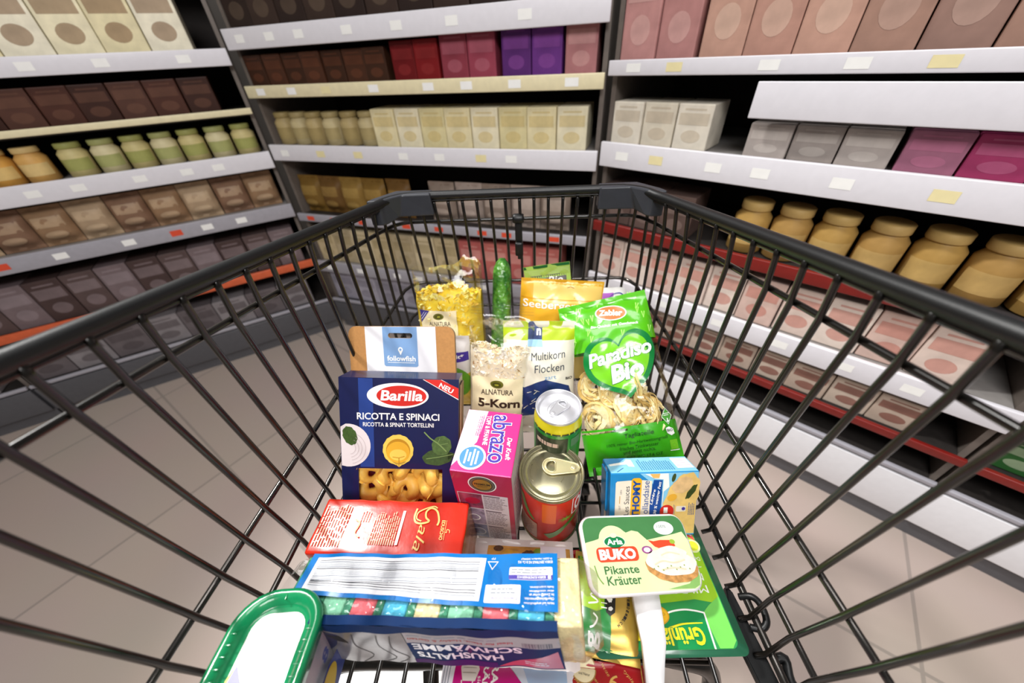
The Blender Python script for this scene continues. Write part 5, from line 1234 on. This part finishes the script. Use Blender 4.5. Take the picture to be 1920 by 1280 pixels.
# ---- packs lying flat
def flat_pack(name, label, cat, pos, yaw, W_, L_, T_, m, seed=1, tilt=0, back=None, roll=0, p=4.0, seal=.006):
    """pos = middle of the near edge; v runs away from the viewer"""
    t = G(name, label, cat, pos, (-90 + tilt, roll, yaw)); f = pillow(W_, L_, T_, seed, .0005, seal, p)
    mb = bag_film(f, W_, L_, m, 22, 26, back=back); return t, f, mb, Print(mb, on_surface(f), .006)
t, f, mb, P = flat_pack('snack_bag', 'printed snack bag with almond picture lying flat between sponge pack and pink box', 'bag', (.004, .060, -.468), -2, .118, .132, .026, mat('snack_white', 'e8dcd8', .35, coat=.3, noise=.04))
P.rect(-.043, .02, .055, .123, mat('snack_wood', 'c89048', .4, noise=.3, nscale=60), 2); P.poly([(-.034, .104), (-.020, .118), (-.006, .116), (.000, .102), (-.012, .094)], mat('snack_almond', 'd8a038', .4, noise=.15, nscale=120), 3)
P.ell(-.030, .119, .006, .004, mat('snack_seed', '5a3c28', .5, noise=.5, nscale=700), 4, 16); P.ell(.006, .110, .009, .008, mat('snack_seed', '5a3c28'), 3, 20, .3, .06); P.ell(.022, .113, .012, .009, mat('snack_leaf', '7a9a3a', .4, noise=.3, nscale=90), 3, 20, 0, .08); P.rect(.020, .090, .050, .1245, mat('snack_label', 'f0e8f0', .4), 4)
mb.build('bag', t)
t, f, mb, P = flat_pack('red_foil_packet', 'red foil packet half hidden between the sponge pack and the cream cheese tub', 'packet', (.086, .135, -.474), 8, .055, .050, .014, mat('foil_red', 'b01418', .25, .2, coat=.5, noise=.1))
P.rect(-.02, .010, .02, .012, cgold, 2); mb.build('packet', t)
gold = mat('foil_gold', 'c8a64e', .28, .55, noise=.08, nscale=30, bump=.15, bscale=40); pgd = mat('pack_green', '1c7a34', .3, coat=.3)
t, f, mb, P = flat_pack('cheese_packet', 'gold and green foil packet with a cow, beside the sponge pack end', 'packet', (.0880, .0800, -.4640), -9, .066, .095, .020, gold, 5)
P.poly([(-.030, .004), (.0045, .004), (.0055, .090), (-.030, .090)], pgd, 2); P.poly([(-.028, .040), (-.010, .036), (-.002, .040), (.001, .090), (-.028, .090)], mat('pack_lime', '9ac81e', .3, coat=.3), 3)
P.text('g', -.0115, .0130, .0110, .0110, white, 4, rot=90, bold=.03); P.stroke([(-.016, .022), (-.012, .024), (-.009, .030), (-.013, .034)], .0016, white, 4, smooth=4); P.stroke([(-.018, .042), (-.008, .045), (-.016, .050), (-.007, .054)], .0016, white, 4, smooth=4); P.stroke([(-.017, .058), (-.008, .060), (-.009, .066), (-.017, .067)], .0016, white, 4, smooth=4)
P.poly([(.000, .037), (.004, .034), (.009, .038), (.010, .052), (.007, .058), (.001, .056), (-.001, .048)], black, 4); P.ell(.0035, .0500, .0030, .0042, white, 5, 16, .2, .1); P.ell(.0045, .0405, .0024, .0018, white, 5, 14, .4, .1)
for z in (.040, .044, .050, .055): P.rect(-.0050, z, .0010, z + .0010, white, 5)
for i, ch in enumerate('FRISCHE WEIDEMILCH'):
    a = R(58 - 6.4 * i)
    if ch != ' ': P.text(ch, -.006 + .0290 * math.cos(a), .052 + .0300 * math.sin(a) - .001, .0019, .0024, black, 4, rot=math.degrees(a) - 90, bold=.03)
P.ell(.0045, .0022, .0010, .0010, brn, 3, 10); mb.build('packet', t)
t, f, mb, P = flat_pack('red_packet', 'dark red packet with gold lettering and a round cream seal', 'packet', (.0690, -.0250, -.4700), -3, .100, .106, .018, mat('packet_crimson', 'a8101c', .35, coat=.3, noise=.06))
gt = mat('packet_gold_text', 'e0b060', .4); P.text('6', .0200, .0910, .0085, .0120, gt, 3, rot=-18); P.text('typische', .0370, .0930, .0200, .0038, gt, 3, rot=-52, shear=.2); P.text('weise', .0135, .1000, .0110, .0030, gt, 3, rot=-62, shear=.2); P.text('gereift', .0050, .0880, .0160, .0035, gt, 3, rot=-55, shear=.2); P.text('typisch', -.0140, .0880, .0160, .0035, gt, 3, rot=-55, shear=.2)
P.ell(-.0080, .1000, .0125, .0125, mat('seal_ring', 'b08a4a', .4), 3); P.ell(-.0080, .1000, .0115, .0115, cream, 4); P.text('und Natur', -.0075, .0950, .0110, .0022, brn, 5, rot=-6); P.stroke([(.0475, .104), (.0445, .030)], .0010, gt, 3); mb.build('packet', t)
mag = mat('promo_magenta', 'c4127c', .35, coat=.3, noise=.05); pale = mat('promo_pale', 'd4e0ee', .35, coat=.3, noise=.06)
t, f, mb, P = flat_pack('promo_packet', 'white and magenta packet with a face mask picture under the sponge pack', 'packet', (-.0085, -.045, -.4660), -1, .128, .126, .030, mat('promo_white', 'e6e2e8', .35, coat=.3, noise=.04))
P.poly([(-.0530, .004), (.0560, .004), (.030, .060), (.020, .100), (-.004, .124), (-.0510, .124)], mag, 2); P.poly([(.0290, .060), (.056, .010), (.056, .124), (-.002, .124), (.0195, .100)], pale, 2); P.poly([(.0400, .060), (.056, .045), (.056, .124), (.012, .124)], mat('promo_sky', 'a8c4e4', .35, coat=.3), 3)
mk = mat('mask_white', 'e8e2da', .5, noise=.05); P.poly([(-.0455, .1160), (-.0430, .1235), (-.0310, .1240), (-.0270, .1150), (-.0300, .1060), (-.0420, .1060)], mk, 3)
for k in range(3): P.stroke([(-.043, .1200 - .004 * k), (-.030, .1200 - .004 * k)], .0005, mat('mask_fold', 'b8aea4', .5), 4)
P.stroke([(-.0430, .1065), (-.0410, .0960), (-.0350, .0960), (-.0320, .1065)], .0010, mk, 3, smooth=5); P.text('GRATIS', -.0120, .1090, .0400, .0062, white, 3, rot=-90, bold=.03); P.text('PRÄMIE', -.0200, .1075, .0380, .0060, white, 3, rot=-90, bold=.03); P.text('sichern', -.0262, .1000, .0200, .0034, white, 3, rot=-90)
for k in range(3): P.rect(-.0620 + .0028 * k, .02, -.0612 + .0028 * k, .12, bar2, 2)
mb.build('packet', t)
# green sliced cheese pack: tray with a sealed rim
t = G('sliced_cheese_pack', 'flat green pack of sliced cheese with yellow lettering under the cream cheese tub', 'cheese pack', (.1514, .1505, -.4790), (-4.003, .868, 2.287))
W_, D_ = .150, .136
gA = mat('cheese_green', '2f9a50', .28, coat=.5, noise=.05); gB = mat('cheese_rim', '2e6e50', .28, coat=.5); gC = mat('cheese_light', '74cc5a', .26, coat=.5, noise=.12, nscale=20); gD = mat('cheese_lime', 'a0d228', .28, coat=.5, noise=.06); gE = mat('cheese_deep', '0e8a48', .28, coat=.5, noise=.06); yel = mat('cheese_yellow', 'f6e624', .35)
mb = MB(); rr_stack(mb, [(W_ * .85, D_ * .83, .012, -.004), (W_ * .9, D_ * .9, .012, .0095), (W_, D_, .007, .0100), (W_, D_, .007, .0108)], gB)
P = Print(mb, lambda u, v: (Vector((u, v, .0108 + .0004 * math.sin(u * 60) * math.sin(v * 70))), Vector((0, 0, 1))), .012); o = .015
P.rrect(-.068, -.0625, .0670, .0610, .008, gA, 4)
P.poly([(-.066, -.029), (.040, -.0200), (.0600, -.024), (.0660, -.030), (.0660, .050), (.060, .0585), (.035, .0600), (.030, .040), (-.066, .030)], gD, 5); P.poly([(.0660, -.018), (.0660, -.056), (.0600, -.0620), (.047, -.0620), (.0430, -.033), (.052, -.026)], gC, 6)
P.poly([(-.066, -.062), (.0440, -.062), (.0440, -.0325), (.0240, -.0295), (.006, -.0318), (-.066, -.034)], gE, 6)
P.stroke([(.0020, -.0335), (.0120, -.0305), (.0250, -.0292), (.0360, -.0305), (.0445, -.0325)], .0016, white, 7, smooth=5); P.stroke([(.0445, -.0320), (.0425, -.0625)], .0016, white, 7)
P.ell(-.0080, -.0335, .0155, .0095, mat('cheese_seal_rim', 'd89a18', .35), 7); P.ell(-.0080, -.0335, .0142, .0084, mat('cheese_seal', 'f2b822', .35), 8); P.text('ORO', -.0010, -.0330, .0090, .0024, mat('cheese_seal_text', 'b07a10', .4), 9, rot=180)
P.stroke([(-.020, -.0490), (.000, -.0460), (.018, -.0418), (.039, -.0412)], [.0030, .0008], yel, 8, smooth=5)
P.text('Grünländer', .0010, -.0520, .0700, .0138, yel, 8, rot=180, bold=.025, outline=(gE, .03)); P.text('MILDER', .0330, -.0110, .0500, .0075, white, 8, rot=180); P.text('NUSSIGER', .0340, .0010, .0480, .0075, white, 8, rot=180); P.text('Der', .0590, .0200, .0075, .0040, white, 8, rot=180)
P.rect(.028, .0110, .0610, .0116, white, 8); P.poly([(.0430, .0595), (.0640, .0560), (.0660, .0400), (.0560, .0480)], mat('cheese_flash', 'e0584c', .35), 8); P.stroke([(.050, .057), (.064, .046)], .0012, white, 9); P.ell(.0610, .0345, .0060, .0055, mat('cheese_egg', 'd8e03a', .35), 8); P.ell(.0610, .0345, .0080, .0078, mat('cheese_pale', 'e4f0a8', .35), 7)
mb.build('pack', t)
# white plastic strip
ws = mat('strip_white', 'f4f3f4', .4, coat=.2, noise=.03)
mb = MB(); pth = [(.1400, .150, -.4530, .0285), (.1355, .126, -.4440, .0290), (.1340, .108, -.4410, .0270), (.1330, .091, -.4405, .0240), (.1300, .076, -.4440, .0200), (.1275, .062, -.4480, .0170), (.1270, .040, -.4560, .0170), (.1270, .010, -.4680, .0170)]
vs = []; fs = []
for x, y, z, w in pth:
    for sx, dz in ((-1, -.004), (-.9, .0008), (0, .0018), (.9, .0008), (1, -.004), (0, -.0035)): vs.append(zz((x + sx * w / 2, y, z + dz)))
for i in range(len(pth) - 1):
    for k in range(6): l = (k + 1) % 6; fs.append((6 * i + k, 6 * i + l, 6 * i + 6 + l, 6 * i + 6 + k))
fs += [tuple(range(5, -1, -1)), tuple(6 * (len(pth) - 1) + k for k in range(6))]
bm = bmesh.new(); bv = [bm.verts.new(v) for v in vs]
for f_ in fs: bm.faces.new([bv[i] for i in f_])
bmesh.ops.recalc_face_normals(bm, faces=bm.faces[:]); mb.addbm(bm, ws, True); tag(mb.build('plastic_strip'), 'white plastic strip lying between the gold packet and the flat green cheese pack', 'strip')
